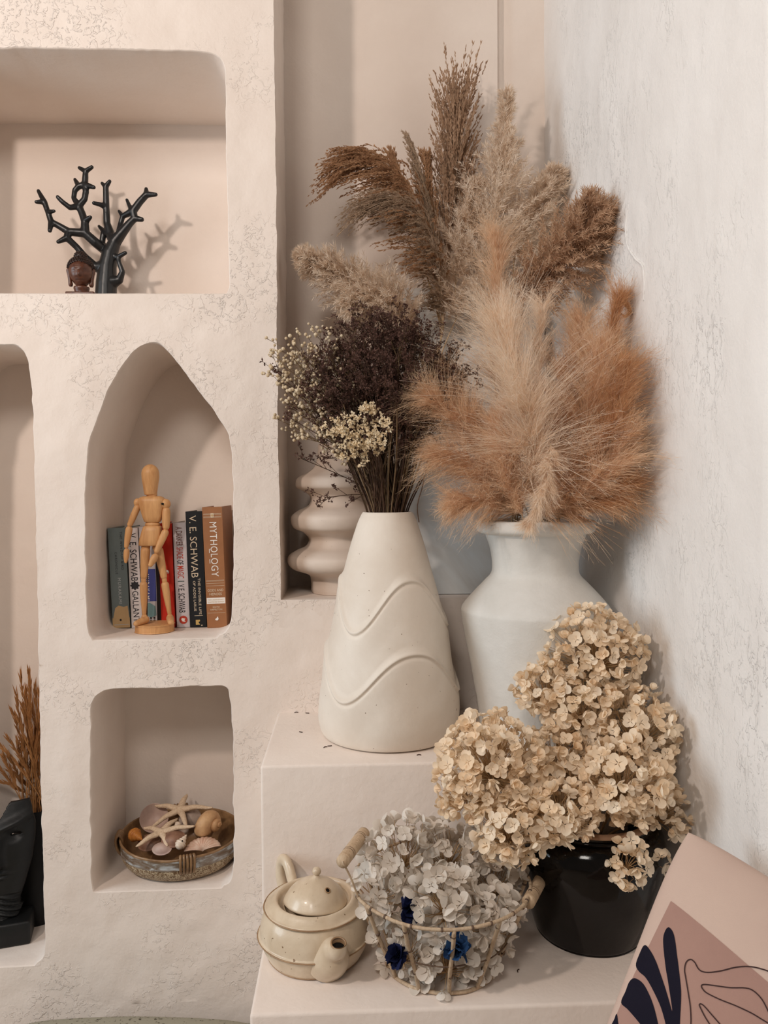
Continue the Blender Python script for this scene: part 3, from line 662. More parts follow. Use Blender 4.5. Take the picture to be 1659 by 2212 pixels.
for z in (0.605, 0.612, 0.630, 0.650): b.band(0.04, 0.96, z, z + 0.002, 'ink_cream', 'rule_line', 0.0002)
b.flat('GODS AND', 0.5, 0.688, 0.020, 0.80, 'ink_cream', 0.004); b.flat('HEROES', 0.5, 0.720, 0.020, 0.62, 'ink_cream', 0.004)
b.band(0.03, 0.97, 0.750, 0.800, 'ink_white'); b.flat('75TH ANNIVERSARY', 0.5, 0.767, 0.010, 0.78, 'ink_sand', name='small_text'); b.flat('ILLUSTRATED EDITION', 0.5, 0.785, 0.010, 0.82, 'ink_sand', name='small_text')
b.flat('EDITH', 0.5, 0.828, 0.014, 0.34, 'ink_cream', name='author_text'); b.flat('HAMILTON', 0.5, 0.848, 0.014, 0.60, 'ink_cream', name='author_text'); b.band(0.05, 0.95, 0.875, 0.877, 'ink_cream', 'rule_line', 0.0002)
b.poly([(0.46, 0.938), (0.42, 0.928), (0.50, 0.918), (0.56, 0.905), (0.60, 0.925), (0.56, 0.938)], 'ink_white', 'press_mark')

# ================================================================== wooden artist's mannequin
MY = 1.322
def mp(x, y, dy=0.0): return px(200 + x / 5.184, 1000 + y / 5.184, MY + dy)
K = MY / F / 5.184
base = px(334.5, 1365, MY); base[2] = FLOOR_ARCH + 0.0004
t = thing('wooden_mannequin', base, 'jointed pale wood artist figure standing in front of the books', 'figure')
zt = 0.0135
obj('base', *lathe(spline([(0.0, 0.0), (0.0305, 0.0), (0.0322, 0.002), (0.0322, 0.0105), (0.0310, zt), (0.0, zt)], 4), 48, base), M['wood'], t)
def part(name, *geo, parent=None): return obj(name, *join(*geo), M['wood'], parent or t)
hc = mp(648, 190); H = [(0.0, -0.0262), (0.0092, -0.0255), (0.0108, -0.021), (0.0126, -0.009), (0.0142, 0.002), (0.0146, 0.0100)] + [(0.0146 * math.cos(q), 0.0100 + 0.0165 * math.sin(q)) for q in (0.3, 0.6, 0.9, 1.15, 1.35, 1.5708)]
part('head', lathe(np.maximum(spline(H, 4), [0, -1]), 28, hc, sy=1.08))
nb, ntp = mp(662, 385), mp(665, 335); part('neck', tube(np.array([ntp + A(0, 0, 0.001), nb - A(0, 0, 0.002)]), 0.0088, 18))
# chest: loft of rounded rectangles
def loft(secs, n=28, p=3.2):
    rows = []; th = np.linspace(0, 2 * math.pi, n, endpoint=False)
    for c, a, b_ in secs:
        cs, sn = np.cos(th), np.sin(th); rows.append(A(*c) + np.c_[a * np.sign(cs) * np.abs(cs) ** (2 / p), b_ * np.sign(sn) * np.abs(sn) ** (2 / p), np.zeros(n)])
    V = np.vstack(rows); Fs = []
    for i in range(len(rows) - 1):
        for j in range(n): k = (j + 1) % n; Fs.append((i * n + j, i * n + k, (i + 1) * n + k, (i + 1) * n + j))
    Fs.append(tuple(range(n))[::-1]); Fs.append(tuple(range((len(rows) - 1) * n, len(rows) * n))); return V, Fs
part('chest', loft([(mp(672, 663), 0.0110, 0.0085), (mp(672, 655), 0.0135, 0.0105), (mp(672, 600), 0.0165, 0.0125), (mp(668, 500), 0.0200, 0.0145), (mp(664, 430), 0.0222, 0.0150), (mp(662, 400), 0.0215, 0.0140), (mp(662, 382), 0.0185, 0.0115), (mp(662, 372), 0.0125, 0.008)]))
part('waist', ellipsoid(mp(672, 688), (0.0128, 0.0100, 0.0062), 20, 10))
part('pelvis', loft([(mp(642, 925), 0.0165, 0.0115), (mp(642, 918), 0.0182, 0.0130), (mp(650, 850), 0.0180, 0.0130), (mp(664, 760), 0.0165, 0.0120), (mp(670, 712), 0.0148, 0.0108), (mp(670, 703), 0.0125, 0.0090)]))
part('shoulder', ellipsoid(mp(503, 445, 0.002), (0.0064, 0.0064, 0.0075), 16, 10)); sh_o = part('shoulder', ellipsoid(mp(818, 460, -0.003), (0.0085, 0.0085, 0.0090), 16, 10))
pb = mp(783, 458, -0.013); obj('pin', *tube(np.array([pb + A(-.0004, -.0012, 0), pb + A(.001, .005, 0)]), 0.0018, 12), M['dark'], sh_o)
def limb(name, p, q, r0, r1, pw=1.12, parent=None): return part(name, capsule(p, q, r0 * K, r1 * K, 16, 10, pw), parent=parent)
ua = limb('upper_arm', mp(500, 500, 0.000), mp(418, 690, -0.002), 36, 30); limb('forearm', mp(408, 745, -0.003), mp(378, 935, -0.006), 38, 24, parent=ua); limb('hand', mp(382, 985, -0.007), mp(372, 1105, -0.009), 30, 18, 1.25, ua)
ua = limb('upper_arm', mp(825, 535, -0.004), mp(822, 715, -0.004), 44, 38); limb('forearm', mp(812, 780, -0.006), mp(720, 985, -0.012), 40, 28, parent=ua); limb('hand', mp(698, 1050, -0.014), mp(650, 1140, -0.017), 36, 26, 1.2, ua)
part('hip_joint', ellipsoid(mp(595, 940), 0.0075, 14, 8)); part('hip_joint', ellipsoid(mp(720, 945, 0.002), 0.0075, 14, 8))
th1 = limb('thigh', mp(592, 985, -0.002), mp(574, 1270, -0.006), 52, 36, 1.05); limb('knee', mp(572, 1300, -0.006), mp(572, 1322, -0.006), 28, 28, 1, th1); limb('calf', mp(571, 1365, -0.006), mp(578, 1690, -0.004), 42, 22, 1.12, th1)
th2 = limb('thigh', mp(740, 985, 0.002), mp(798, 1270, 0.004), 52, 36, 1.05); limb('knee', mp(803, 1300, 0.004), mp(806, 1322, 0.004), 28, 28, 1, th2); limb('calf', mp(812, 1365, 0.004), mp(862, 1690, 0.006), 42, 22, 1.12, th2)
ztop = base[2] + zt
def foot(name, heel, toe, r0, r1):
    heel = A(*heel); toe = A(*toe); V, Fs = capsule(heel, toe, r0, r1, 16, 8, 1.05); V[:, 2] = np.maximum(V[:, 2], ztop + 0.0004); part(name, (V, Fs))
    return heel
f1 = mp(592, 1762, -0.004); f1[2] = ztop + 0.0068; tt = mp(490, 1790, -0.024); tt[2] = ztop + 0.0035; foot('foot', f1, tt, 0.0066, 0.0050); part('ankle', ellipsoid(mp(580, 1725, -0.004), 0.0052, 12, 8))
f2 = mp(868, 1755, 0.008); f2[2] = ztop + 0.0068; tt = mp(880, 1810, -0.018); tt[2] = ztop + 0.0035; foot('foot', f2, tt, 0.0066, 0.0050); part('ankle', ellipsoid(mp(866, 1722, 0.006), 0.0052, 12, 8))
rod = A(base[0], MY + 0.010, 0); obj('support_rod', *tube(np.array([[mp(585, 1700)[0], MY + 0.012, ztop - 0.002], [mp(600, 900)[0], MY + 0.010, mp(600, 900)[2]]]), 0.0012, 8), M['wire'], t)

# ================================================================== black coral sculpture
CYD = 1.42
def cp(x, y, dy=0.0): return px(50 + x / 4.484, 340 + y / 4.484, CYD + dy)
KC = CYD / F / 4.484
nodes = {}; edges = []
def nd(k, x, y, r, dy=0.0): nodes[k] = (cp(x, y, dy), r * KC)
def ch(*ks):
    for a, b_ in zip(ks[:-1], ks[1:]): edges.append((a, b_))
zf = FLOOR_TOP
nd('t0', 800, 1530, 100); nd('t1', 800, 1400, 92); nd('t2', 805, 1220, 86); nd('t3', 815, 1060, 76); nd('t4', 840, 930, 66); nd('t5', 885, 825, 52)
nd('r1', 950, 740, 42, -.004); nd('r2', 1030, 640, 32, -.006); nd('r3', 1080, 590, 28, -.007); nd('r4', 1150, 602, 20, -.010); nd('r5', 1065, 520, 32, -.006); nd('r6', 1130, 430, 30, -.007); nd('r7', 1195, 360, 28, -.008); nd('r8', 1192, 305, 16, -.004); nd('r9', 1285, 360, 17, -.014)
nd('r10', 1030, 470, 18, -.002); nd('r11', 1005, 412, 14, .002); nd('r12', 965, 570, 22, .004); nd('r13', 945, 640, 22, .004); nd('r14', 930, 720, 26, 0); nd('r15', 928, 520, 13, .008)
nd('c1', 850, 755, 40, .006); nd('c2', 812, 640, 30, .008); nd('c3', 805, 480, 27, .008); nd('c4', 802, 350, 25, .008); nd('c5', 800, 285, 24, .008); nd('c6', 765, 252, 15, .012); nd('c7', 838, 232, 16, .004); nd('c8', 740, 455, 20, .002); nd('c9', 685, 443, 17, -.004); nd('c10', 780, 715, 24, .010); nd('c11', 735, 668, 14, .014); nd('c12', 765, 825, 26, .010); nd('c13', 790, 900, 40, .006)
nd('l1', 700, 825, 40, -.006); nd('l2', 600, 735, 38, -.010); nd('l3', 598, 620, 32, -.008); nd('l4', 572, 545, 30, -.006); nd('l5', 540, 470, 30, -.004); nd('l6', 455, 488, 22, -.012); nd('l7', 380, 430, 20, -.016); nd('l8', 335, 385, 17, -.018)
nd('l9', 490, 395, 21, -.002); nd('l10', 500, 320, 22, 0); nd('l11', 540, 280, 26, 0); nd('l12', 595, 405, 25, -.004); nd('l13', 608, 330, 26, -.003); nd('l14', 598, 265, 28, 0); nd('l15', 603, 180, 25, 0); nd('l16', 604, 135, 22, 0); nd('l17', 545, 102, 16, .004); nd('l18', 665, 95, 17, -.004); nd('l19', 685, 290, 17, -.010); nd('l20', 502, 215, 15, .006); nd('l21', 650, 580, 17, -.016)
nd('k1', 440, 720, 32, -.014); nd('k2', 340, 660, 27, -.016); nd('k3', 272, 625, 26, -.018); nd('k4', 240, 530, 22, -.018); nd('k5', 205, 430, 24, -.016); nd('k6', 148, 325, 16, -.010); nd('k7', 128, 432, 16, -.022); nd('k8', 300, 520, 14, -.026); nd('k9', 258, 710, 18, -.026)
nd('m1', 425, 780, 28, -.018); nd('m2', 340, 818, 17, -.024); nd('m3', 520, 870, 27, -.012); nd('m4', 600, 965, 30, -.008); nd('m5', 700, 1065, 40, -.004)
nd('p1', 930, 1190, 34, -.006); nd('p2', 962, 1110, 23, -.010); nd('p3', 930, 1020, 19, -.010); nd('p4', 918, 965, 20, -.008); nd('p5', 990, 925, 17, -.014); nd('p6', 870, 960, 40, -.002)
ch('t0', 't1', 't2', 't3', 't4', 't5', 'r1', 'r2', 'r3', 'r5', 'r6', 'r7', 'r8'); ch('r3', 'r4'); ch('r7', 'r9'); ch('r5', 'r10', 'r11'); ch('r5', 'r12', 'r13', 'r14', 'r1'); ch('r12', 'r15')
ch('t5', 'c1', 'c2', 'c3', 'c4', 'c5', 'c6'); ch('c5', 'c7'); ch('c3', 'c8', 'c9'); ch('c1', 'c10', 'c12', 'c13', 't4'); ch('c10', 'c11')
ch('c13', 'l1', 'l2', 'l3', 'l4', 'l5', 'l6', 'l7', 'l8'); ch('l5', 'l9', 'l10', 'l11', 'l14', 'l15', 'l16', 'l17'); ch('l5', 'l12', 'l13', 'l14'); ch('l16', 'l18'); ch('l14', 'l19'); ch('l11', 'l20'); ch('l3', 'l21')
ch('l2', 'k1', 'k2', 'k3', 'k4', 'k5', 'k6'); ch('k5', 'k7'); ch('k4', 'k8'); ch('k3', 'k9'); ch('k1', 'm1', 'm2'); ch('m1', 'm3', 'm4', 'm5', 't3')
ch('t2', 'p1', 'p2', 'p3', 'p4', 'p5'); ch('p4', 'p6'); ch('p6', 't4')
def fuse(geo, vox, it):
    me = mkmesh('blank', geo[0], geo[1], None); o = bpy.data.objects.new('blank', me); COL.objects.link(o)
    r = o.modifiers.new('fuse', 'REMESH'); r.mode = 'VOXEL'; r.voxel_size = vox; s_ = o.modifiers.new('smooth', 'SMOOTH'); s_.iterations = it; s_.factor = 0.5
    dg = bpy.context.evaluated_depsgraph_get(); m2 = bpy.data.meshes.new_from_object(o.evaluated_get(dg))
    V = np.array([v.co[:] for v in m2.vertices]); Fs = [tuple(p.vertices) for p in m2.polygons]
    bpy.data.objects.remove(o); bpy.data.meshes.remove(me); bpy.data.meshes.remove(m2); return V, Fs
def skin_mesh(nodes, edges, root, sub=2, flat_y=1.0):
    ks = list(nodes); ix = {k: i for i, k in enumerate(ks)}
    me = bpy.data.meshes.new('skeleton'); me.from_pydata([tuple(nodes[k][0]) for k in ks], [(ix[a], ix[b_]) for a, b_ in edges], [])
    o = bpy.data.objects.new('skeleton', me); COL.objects.link(o)
    sk = o.modifiers.new('skin', 'SKIN'); sk.use_smooth_shade = True; sk.branch_smoothing = 0.6
    for k in ks:
        sv = me.skin_vertices[0].data[ix[k]]; r = nodes[k][1] * 1.12; sv.radius = (r, r); sv.use_root = (k == root)
    ss = o.modifiers.new('sub', 'SUBSURF'); ss.levels = sub; ss.render_levels = sub
    dg = bpy.context.evaluated_depsgraph_get(); m2 = bpy.data.meshes.new_from_object(o.evaluated_get(dg))
    V = np.array([v.co[:] for v in m2.vertices]); Fs = [tuple(p.vertices) for p in m2.polygons]
    bpy.data.objects.remove(o); bpy.data.meshes.remove(me); bpy.data.meshes.remove(m2); return V, Fs
V, Fs = fuse(join(*[capsule(nodes[a][0], nodes[b_][0], nodes[a][1] * 1.12, nodes[b_][1] * 1.12, 14, 5, 1.0) for a, b_ in edges]), 0.0012, 7); V[:, 2] = np.maximum(V[:, 2], FLOOR_TOP + 0.0005)
o = obj('coral_sculpture', V, Fs, M['coral_black'], None); tag(o, 'glossy black branching coral sculpture in the top niche', 'sculpture')

# ================================================================== small carved head
HY = 1.283
HC = px(50 + 560 / 4.484, 340 + 1120 / 4.484, HY); hw = 0.0205
ho = A(HC[0], HC[1], FLOOR_TOP + 0.0004)
t = thing('head_figurine', ho, 'small dark brown carved head with curled topknot before the coral', 'figurine')
def headsurf(n=72, m=60):
    U = np.linspace(0, 2 * math.pi, n, endpoint=False); Vv = np.linspace(-math.pi / 2, math.pi / 2, m)
    UU, VV = np.meshgrid(U, Vv); x = np.cos(VV) * np.sin(UU); y = -np.cos(VV) * np.cos(UU); z = np.sin(VV)
    wx = np.where(z < 0, 1 - 0.30 * (-z) ** 1.6, 1.0)
    X = x * 0.0185 * wx; Y = y * 0.020 * np.where(z < 0, 1 - 0.12 * (-z) ** 2, 1); Z = z * 0.0245
    front = np.clip(-y, 0, 1)
    def g(cx, cz, sx, sz): return np.exp(-((X - cx) / sx) ** 2 - ((Z - cz) / sz) ** 2) * front
    d = 0.0036 * np.exp(-(X / 0.0022) ** 2) * smooth(Z, 0.004, -0.004) * smooth(Z, -0.0095, -0.0055) * front + 0.0016 * g(0, -0.0062, 0.0040, 0.0022)
    d += 0.0013 * g(0, -0.0125, 0.0052, 0.0012) + 0.0013 * g(0, -0.0155, 0.0044, 0.0013) - 0.0010 * g(0, -0.0140, 0.0055, 0.0006) + 0.0014 * g(0, -0.0205, 0.004, 0.003)
    for s in (-1, 1):
        d += -0.0018 * g(s * 0.0072, 0.0015, 0.0042, 0.0022) + 0.0020 * g(s * 0.0072, 0.0008, 0.0030, 0.0014) - 0.0012 * g(s * 0.0072, -0.0008, 0.0036, 0.0005) + 0.0012 * g(s * 0.0075, 0.0055, 0.0050, 0.0011) + 0.0008 * g(s * 0.010, -0.007, 0.004, 0.004)
    Y = Y - d; V = np.c_[X.ravel(), Y.ravel(), Z.ravel()]; a = np.arange(V.shape[0]).reshape(UU.shape); b_ = np.roll(a, -1, 1)
    return V, np.stack([a[:-1], b_[:-1], b_[1:], a[1:]], -1).reshape(-1, 4)
V, Fq = headsurf(); rz = np.array(Euler((math.radians(4), 0, math.radians(10))).to_matrix())
obj('face', V @ rz.T + HC, Fq, M['head_brown'], t)
hair = []
cap, cf = ellipsoid((0, 0.0025, 0.0055), (0.0208, 0.0212, 0.0215), 48, 30); keep = (cap[:, 2] > 0.0150 - 0.006 * (np.abs(cap[:, 0]) / 0.02) ** 2) | (cap[:, 1] > -0.001)
cap[~keep] = cap[~keep] * A(0.75, 0.6, 0.8)
hair.append((cap, cf)); hair.append(ellipsoid((0, 0.003, 0.0265), (0.0100, 0.0100, 0.0085), 20, 12))
ho_ = join(*hair); ho1 = obj('hair', ho_[0] @ rz.T + HC, ho_[1], M['head_hair'], t)
curls = []
for k in range(260):                      # snail-shell curls over the skull
    ph = math.acos(1 - 1.25 * (k + 0.5) / 260); tt = k * 2.39996; q = A(math.sin(ph) * math.cos(tt), math.sin(ph) * math.sin(tt), math.cos(ph))
    p = q * A(0.0212, 0.0215, 0.0215) + A(0, 0.0025, 0.0055)
    if p[1] < 0.0 and p[2] < 0.0152 - 0.006 * (abs(p[0]) / 0.02) ** 2: continue
    curls.append(ellipsoid(p, 0.0013, 6, 4))
for k in range(50):
    ph = math.acos(1 - 1.1 * (k + 0.5) / 50); tt = k * 2.39996; q = A(math.sin(ph) * math.cos(tt), math.sin(ph) * math.sin(tt), math.cos(ph)); curls.append(ellipsoid(q * A(.0100, .0100, .0085) + A(0, 0.003, 0.0265), 0.0012, 6, 4))
cj = join(*curls); c_o = obj('curls', cj[0] @ rz.T + HC, cj[1], M['head_hair'], ho1); c_o['kind'] = 'stuff'
for s in (-1, 1):
    e = spline(np.array([(s * 0.0180, -0.001, 0.006, 0.0024), (s * 0.0192, 0.000, 0.003, 0.0032), (s * 0.0180, -0.001, -0.004, 0.0030), (s * 0.0168, -0.002, -0.012, 0.0030), (s * 0.0160, -0.002, -0.019, 0.0036), (s * 0.0158, -0.002, -0.0225, 0.0024)]), 5)
    V, Fs = tube(e[:, :3], e[:, 3], 12); obj('ear', V @ rz.T + HC, Fs, M['head_brown'], t)
nk = HC[2] - 0.0225 - ho[2]
obj('neck', *lathe(spline([(0.0, 0.002), (0.0115, 0.002), (0.0108, nk * 0.5), (0.0120, nk), (0.0, nk + .002)], 4), 24, ho + A(0, 0.002, 0)), M['head_brown'], t)
bo = obj('plinth', *box(ho[0] - 0.022, ho[0] + 0.024, ho[1] - 0.012, ho[1] + 0.016, ho[2], ho[2] + 0.0075), M['head_brown'], t, smooth=False); bevel(bo, 0.0015, 2)

# ================================================================== stoneware bowl of shells
BW = A(*px(391, 1850, 1.338)); BW[2] = FLOOR_LOW + 0.0004
SYB = 0.82
def bowl_fn(amp):
    def f(T, R, Z):
        sc = np.clip(Z / 0.05, 0, 1)
        tilt = 0.009 * np.sin(T) * sc
        rip = amp * (np.sin(5 * T + 1) * 0.5 + np.sin(9 * T) * 0.35) * sc
        return R * (1 + 0.012 * np.sin(3 * T + 0.5) * sc), Z + tilt + rip
    return f
nt = NT('textured_stoneware'); setbase(nt, 0.55, 0.35); v = coords(nt)
vo = nt.n('ShaderNodeTexNoise'); vo.inputs['Scale'].default_value = 190; vo.inputs['Detail'].default_value = 2; vo.inputs['Distortion'].default_value = 1.6; nt.l(v, vo.inputs['Vector'])
pat = ramp(nt, vo.outputs['Fac'], [(0.42, srgb(112, 86, 60)), (0.50, srgb(186, 168, 140)), (0.55, srgb(196, 180, 152)), (0.62, srgb(104, 78, 54))])
nt.l(pat, nt.b.inputs['Base Color']); nt.l(bump(nt, vo.outputs['Fac'], 0.8, 0.002), nt.b.inputs['Normal']); M['stone_tex'] = nt.m
nt = NT('grey_blue_band_glaze'); setbase(nt, 0.15, 0.5, Coat_Weight=0.4); v = coords(nt, scale=(1, 1, 3))
nt.l(ramp(nt, noise(nt, 45, 4, vec=v, dist=0.6), [(0.35, srgb(176, 180, 182)), (0.5, srgb(128, 118, 108)), (0.64, srgb(104, 82, 62))]), nt.b.inputs['Base Color']); M['band_glaze'] = nt.m
M['bowl_brown'] = plain('honey_brown_glaze', srgb(150, 116, 80), srgb(112, 82, 54), 60, 0.35, 0.5)
t = thing('shell_bowl', BW, 'oval brown stoneware bowl full of seashells in the lower niche', 'bowl')
KB = 0.1045
prof_tex = spline([(0.0, 0.0), (0.066, 0.0), (0.078, 0.0015), (0.090, 0.010), (0.0985, 0.022), (0.1015, 0.034)], 6)
V, Fs = lathe(prof_tex, 120, BW, bowl_fn(0.0008), SYB); obj('body', V, [f for f in Fs if len(f) == 4], M['stone_tex'], t)
bnd = spline([(0.1015, 0.034), (0.1028, 0.0345), (0.1022, 0.040), (0.1030, 0.046), (0.1042, 0.0535)], 5); V, Fs = lathe(bnd, 120, BW, bowl_fn(0.0012), SYB); obj('glazed_band', V, [f for f in Fs if len(f) == 4], M['band_glaze'], t, label='shiny grey-blue glazed band')
lip = spline([(0.1042, 0.0535), (0.1045, 0.0555), (0.1030, 0.0570), (0.1008, 0.0560), (0.0995, 0.052)], 4); V, Fs = lathe(lip, 120, BW, bowl_fn(0.0012), SYB); obj('rim', V, [f for f in Fs if len(f) == 4], M['bowl_brown'], t)
ins = spline([(0.0995, 0.052), (0.096, 0.038), (0.086, 0.020), (0.06, 0.008), (0.0, 0.006)], 5); V, Fs = lathe(ins, 96, BW, bowl_fn(0.0010), SYB); obj('inside', V, [f for f in Fs if len(f) == 4], M['bowl_brown'], t)
for ang in (-74, 100, 186, 10):
    for k in range(5):
        a = math.radians(ang + (k - 2) * 3.0); zz = 0.009 * math.sin(a)
        pts = []
        for r, z in ((0.0975, 0.044), (0.0985, 0.056), (0.1035, 0.0615), (0.1085, 0.056), (0.1075, 0.042), (0.1035, 0.032), (0.0985, 0.026)): pts.append(BW + A(math.cos(a) * r, math.sin(a) * r * SYB, z + zz * min(1, z / 0.05)))
        obj('strap_coil', *tube(spline(np.array(pts), 4), 0.0023, 8), M['bowl_brown'], t)
M['starfish'] = plain('bleached_starfish', srgb(232, 208, 180), srgb(212, 184, 154), 300, 0.85, 0.2, 0.9, 420, 0.0016)
def sp2(x, y, Y): return px(240 + x / 5.925, 1690 + y / 5.925, Y)
def starfish(label, c, tips, r0):
    P = [A(*c)]; parts = []
    for tip in tips:
        tip = A(*tip); mid = (P[0] + tip) / 2 + A(0, 0, 0.003)
        s = spline(np.array([np.r_[P[0], r0 * 1.15], np.r_[P[0] * 0.75 + tip * 0.25 + A(0, 0, .0015), r0], np.r_[mid, r0 * 0.82], np.r_[P[0] * 0.15 + tip * 0.85, r0 * 0.55], np.r_[tip, r0 * 0.18]]), 5)
        parts.append(tube(s[:, :3], s[:, 3], 10, flat=0.8))
    parts.append(ellipsoid(P[0], (r0 * 1.5, r0 * 1.3, r0 * 1.15), 14, 10))
    V, Fs = join(*parts); o = obj('starfish', V, Fs, M['starfish'], None); return tag(o, label, 'starfish', 'starfish in the stoneware bowl')
starfish('pale five-armed starfish propped highest in the shell bowl', sp2(880, 350, 1.365), [sp2(972, 152, 1.415), sp2(1300, 322, 1.36), sp2(962, 560, 1.325), sp2(505, 580, 1.34), sp2(562, 296, 1.385)], 0.0062)
starfish('pale five-armed starfish lying lower over the bowl front', sp2(640, 640, 1.315), [sp2(1068, 556, 1.315), sp2(722, 815, 1.285), sp2(318, 822, 1.278), sp2(415, 578, 1.325), sp2(850, 462, 1.348)], 0.0060)
# moon snail: a whorled tube growing out of an apex
M['snail'] = plain('sandy_snail_shell', srgb(206, 164, 120), srgb(170, 124, 84), 45, 0.5, 0.35, 0.2, 120, 0.001)
sc = sp2(1270, 520, 1.335); ax = A(0.90, -0.40, 0.05); ax /= np.linalg.norm(ax); u1 = np.cross(ax, A(0, 0, 1)); u1 /= np.linalg.norm(u1); u2 = np.cross(ax, u1)
P = []; R = []
for s in np.linspace(0, 1, 90):
    a = s * 3.1 * 2 * math.pi; g = 0.06 * math.exp(2.75 * s); g = g / (0.06 * math.exp(2.75)); r = 0.0150 * g
    P.append(sc + ax * (0.0230 - 0.030 * g) + (u1 * math.cos(a) + u2 * math.sin(a)) * r); R.append(0.0150 * g + 0.0005)
o = obj('snail_shell', *join(tube(P, R, 18), ellipsoid(sc - ax * 0.008, 0.0150, 22, 14)), M['snail'], None); tag(o, 'big sandy brown whorled snail shell in the stoneware bowl', 'shell', 'seashells in the stoneware bowl')
def fanshell(name, label, c, rx, rz, nrm, up, mat, ribs=14, depth=0.3, conc=False):
    n = np.array(nrm, float); n /= np.linalg.norm(n); u = np.array(up, float); u -= n * u.dot(n); u /= np.linalg.norm(u); w = np.cross(u, n); V = []; Fs = []; na, nr = ribs * 4, 10
    for i in range(nr + 1):
        q = i / nr
        for j in range(na + 1):
            a = -math.pi * 0.94 + 1.88 * math.pi * j / na if ribs == 0 else -math.radians(82) + math.radians(164) * j / na
            wv = (0.0010 * math.cos(a * ribs * 2.2) * q) if ribs else 0
            dome = depth * (1 - (1 - q) ** 2 * 1.0) * 0; h = depth * min(rx, rz) * (1 - (q - 0.45) ** 2 / 0.31) if q > 0 else 0
            V.append(A(*c) + w * (math.sin(a) * q * rx) + u * ((math.cos(a) * q * 1.25 - 0.55) * rz) + n * (h * math.cos(a * 0.75) + wv))
    for i in range(nr):
        for j in range(na): a0 = i * (na + 1) + j; Fs.append((a0, a0 + 1, a0 + na + 2, a0 + na + 1))
    V = np.array(V); V2 = V - n * 0.0012; m = len(V); F2 = Fs + [tuple(m + k for k in f[::-1]) for f in Fs]
    bl = [i * (na + 1) for i in range(nr)] ; 
    for j in range(na): a0 = nr * (na + 1) + j; F2.append((a0, a0 + 1, m + a0 + 1, m + a0))
    o = obj(name, np.vstack([V, V2]), F2, mat, None); return tag(o, label, 'shell', 'seashells in the stoneware bowl')
def shellmat(nm, c0, c1, sc=90): M[nm] = plain(nm, c0, c1, sc, 0.45, 0.35, 0.2, 200, 0.0008); return M[nm]
shellmat('pink_scallop', srgb(206, 164, 140), srgb(224, 196, 174)); shellmat('mauve_clam', srgb(196, 170, 156), srgb(176, 146, 136), 40); shellmat('orange_shell', srgb(196, 128, 56), srgb(168, 100, 44), 120); shellmat('white_shell', srgb(228, 210, 190), srgb(208, 184, 160)); shellmat('grey_clam', srgb(184, 166, 152), srgb(160, 140, 128)); shellmat('brown_shell', srgb(150, 112, 90), srgb(120, 86, 70))
fanshell('scallop_shell', 'pinkish ribbed scallop shell near the bowl front', sp2(1170, 800, 1.300), 0.031, 0.020, (0.05, -0.6, 0.8), (-0.15, 0.75, 0.55), M['pink_scallop'], 12, 0.42)
# cupped round clam facing out
def cupped(name, label, c, r, nrm, mat, depth=0.4, rim=0.0010, sq=1.0):
    n = A(*nrm); n /= np.linalg.norm(n); u = np.cross(n, A(0, 0, 1)); u /= np.linalg.norm(u); w = np.cross(u, n)
    pr = [(q * r, depth * r * (q * q - 1)) for q in np.linspace(0, 1, 9)] + [(r * 1.03, 0.0004), (r * 1.02, -0.0012)] + [(q * r, depth * r * (q * q - 1) - 0.0014) for q in np.linspace(0.95, 0, 6)]
    V, Fs = lathe(pr, 36, (0, 0, 0)); V = A(*c) + V[:, :1] * u + V[:, 1:2] * w * sq + V[:, 2:] * n
    o = obj(name, V, [f for f in Fs if len(f) == 4], mat, None); return tag(o, label, 'shell', 'seashells in the stoneware bowl')
cupped('clam_shell', 'round cupped mauve clam shell behind the two starfish', sp2(550, 455, 1.375), 0.0245, (0.18, -0.80, 0.55), M['mauve_clam'], 0.45)
cupped('clam_shell', 'grey clam shell tucked between starfish and snail shell', sp2(1010, 450, 1.37), 0.0190, (0.1, -0.7, 0.7), M['grey_clam'], -0.5)
cupped('clam_shell', 'small mauve clam shell under the lower starfish arm', sp2(650, 850, 1.288), 0.0165, (-0.1, -0.55, 0.85), M['mauve_clam'], -0.5, sq=0.7)
cupped('clam_shell', 'dark brown clam shell in the middle of the bowl', sp2(800, 725, 1.300), 0.0200, (0.1, -0.5, 0.85), M['brown_shell'], -0.45, sq=0.8)
cupped('clam_shell', 'brown clam shell deep at the bowl cheek side', sp2(480, 770, 1.315), 0.0200, (-0.2, -0.5, 0.85), M['brown_shell'], -0.4, sq=0.8)
def cone_shell(label, p, q, r, mat):
    p, q = A(*p), A(*q); s = np.linspace(0, 1, 26); P = p + (q - p) * s[:, None]; R = r * np.interp(s, [0, .1, .35, .6, 1], [.25, .75, 1, .62, .08]) * (1 + 0.10 * np.sin(s * 34)); V, Fs = tube(P, R, 16)
    o = obj('spiral_shell', V, Fs, mat, None); return tag(o, label, 'shell', 'seashells in the stoneware bowl')
cone_shell('small white spiral shell with a dark hole beside the scallop', sp2(850, 850, 1.282), sp2(965, 670, 1.300), 0.0092, M['white_shell']); oo = sp2(912, 750, 1.2815)
hole_parent = [o for o in COL.objects if o.get('label') == 'small white spiral shell with a dark hole beside the scallop'][0]
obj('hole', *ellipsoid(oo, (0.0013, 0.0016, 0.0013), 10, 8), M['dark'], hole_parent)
cone_shell('glossy orange shell at the cheek side of the bowl', sp2(255, 640, 1.325), sp2(400, 735, 1.305), 0.0115, M['orange_shell'])
cone_shell('pale spiral shell half buried beneath the starfish', sp2(880, 520, 1.335), sp2(800, 590, 1.325), 0.0060, M['white_shell'])

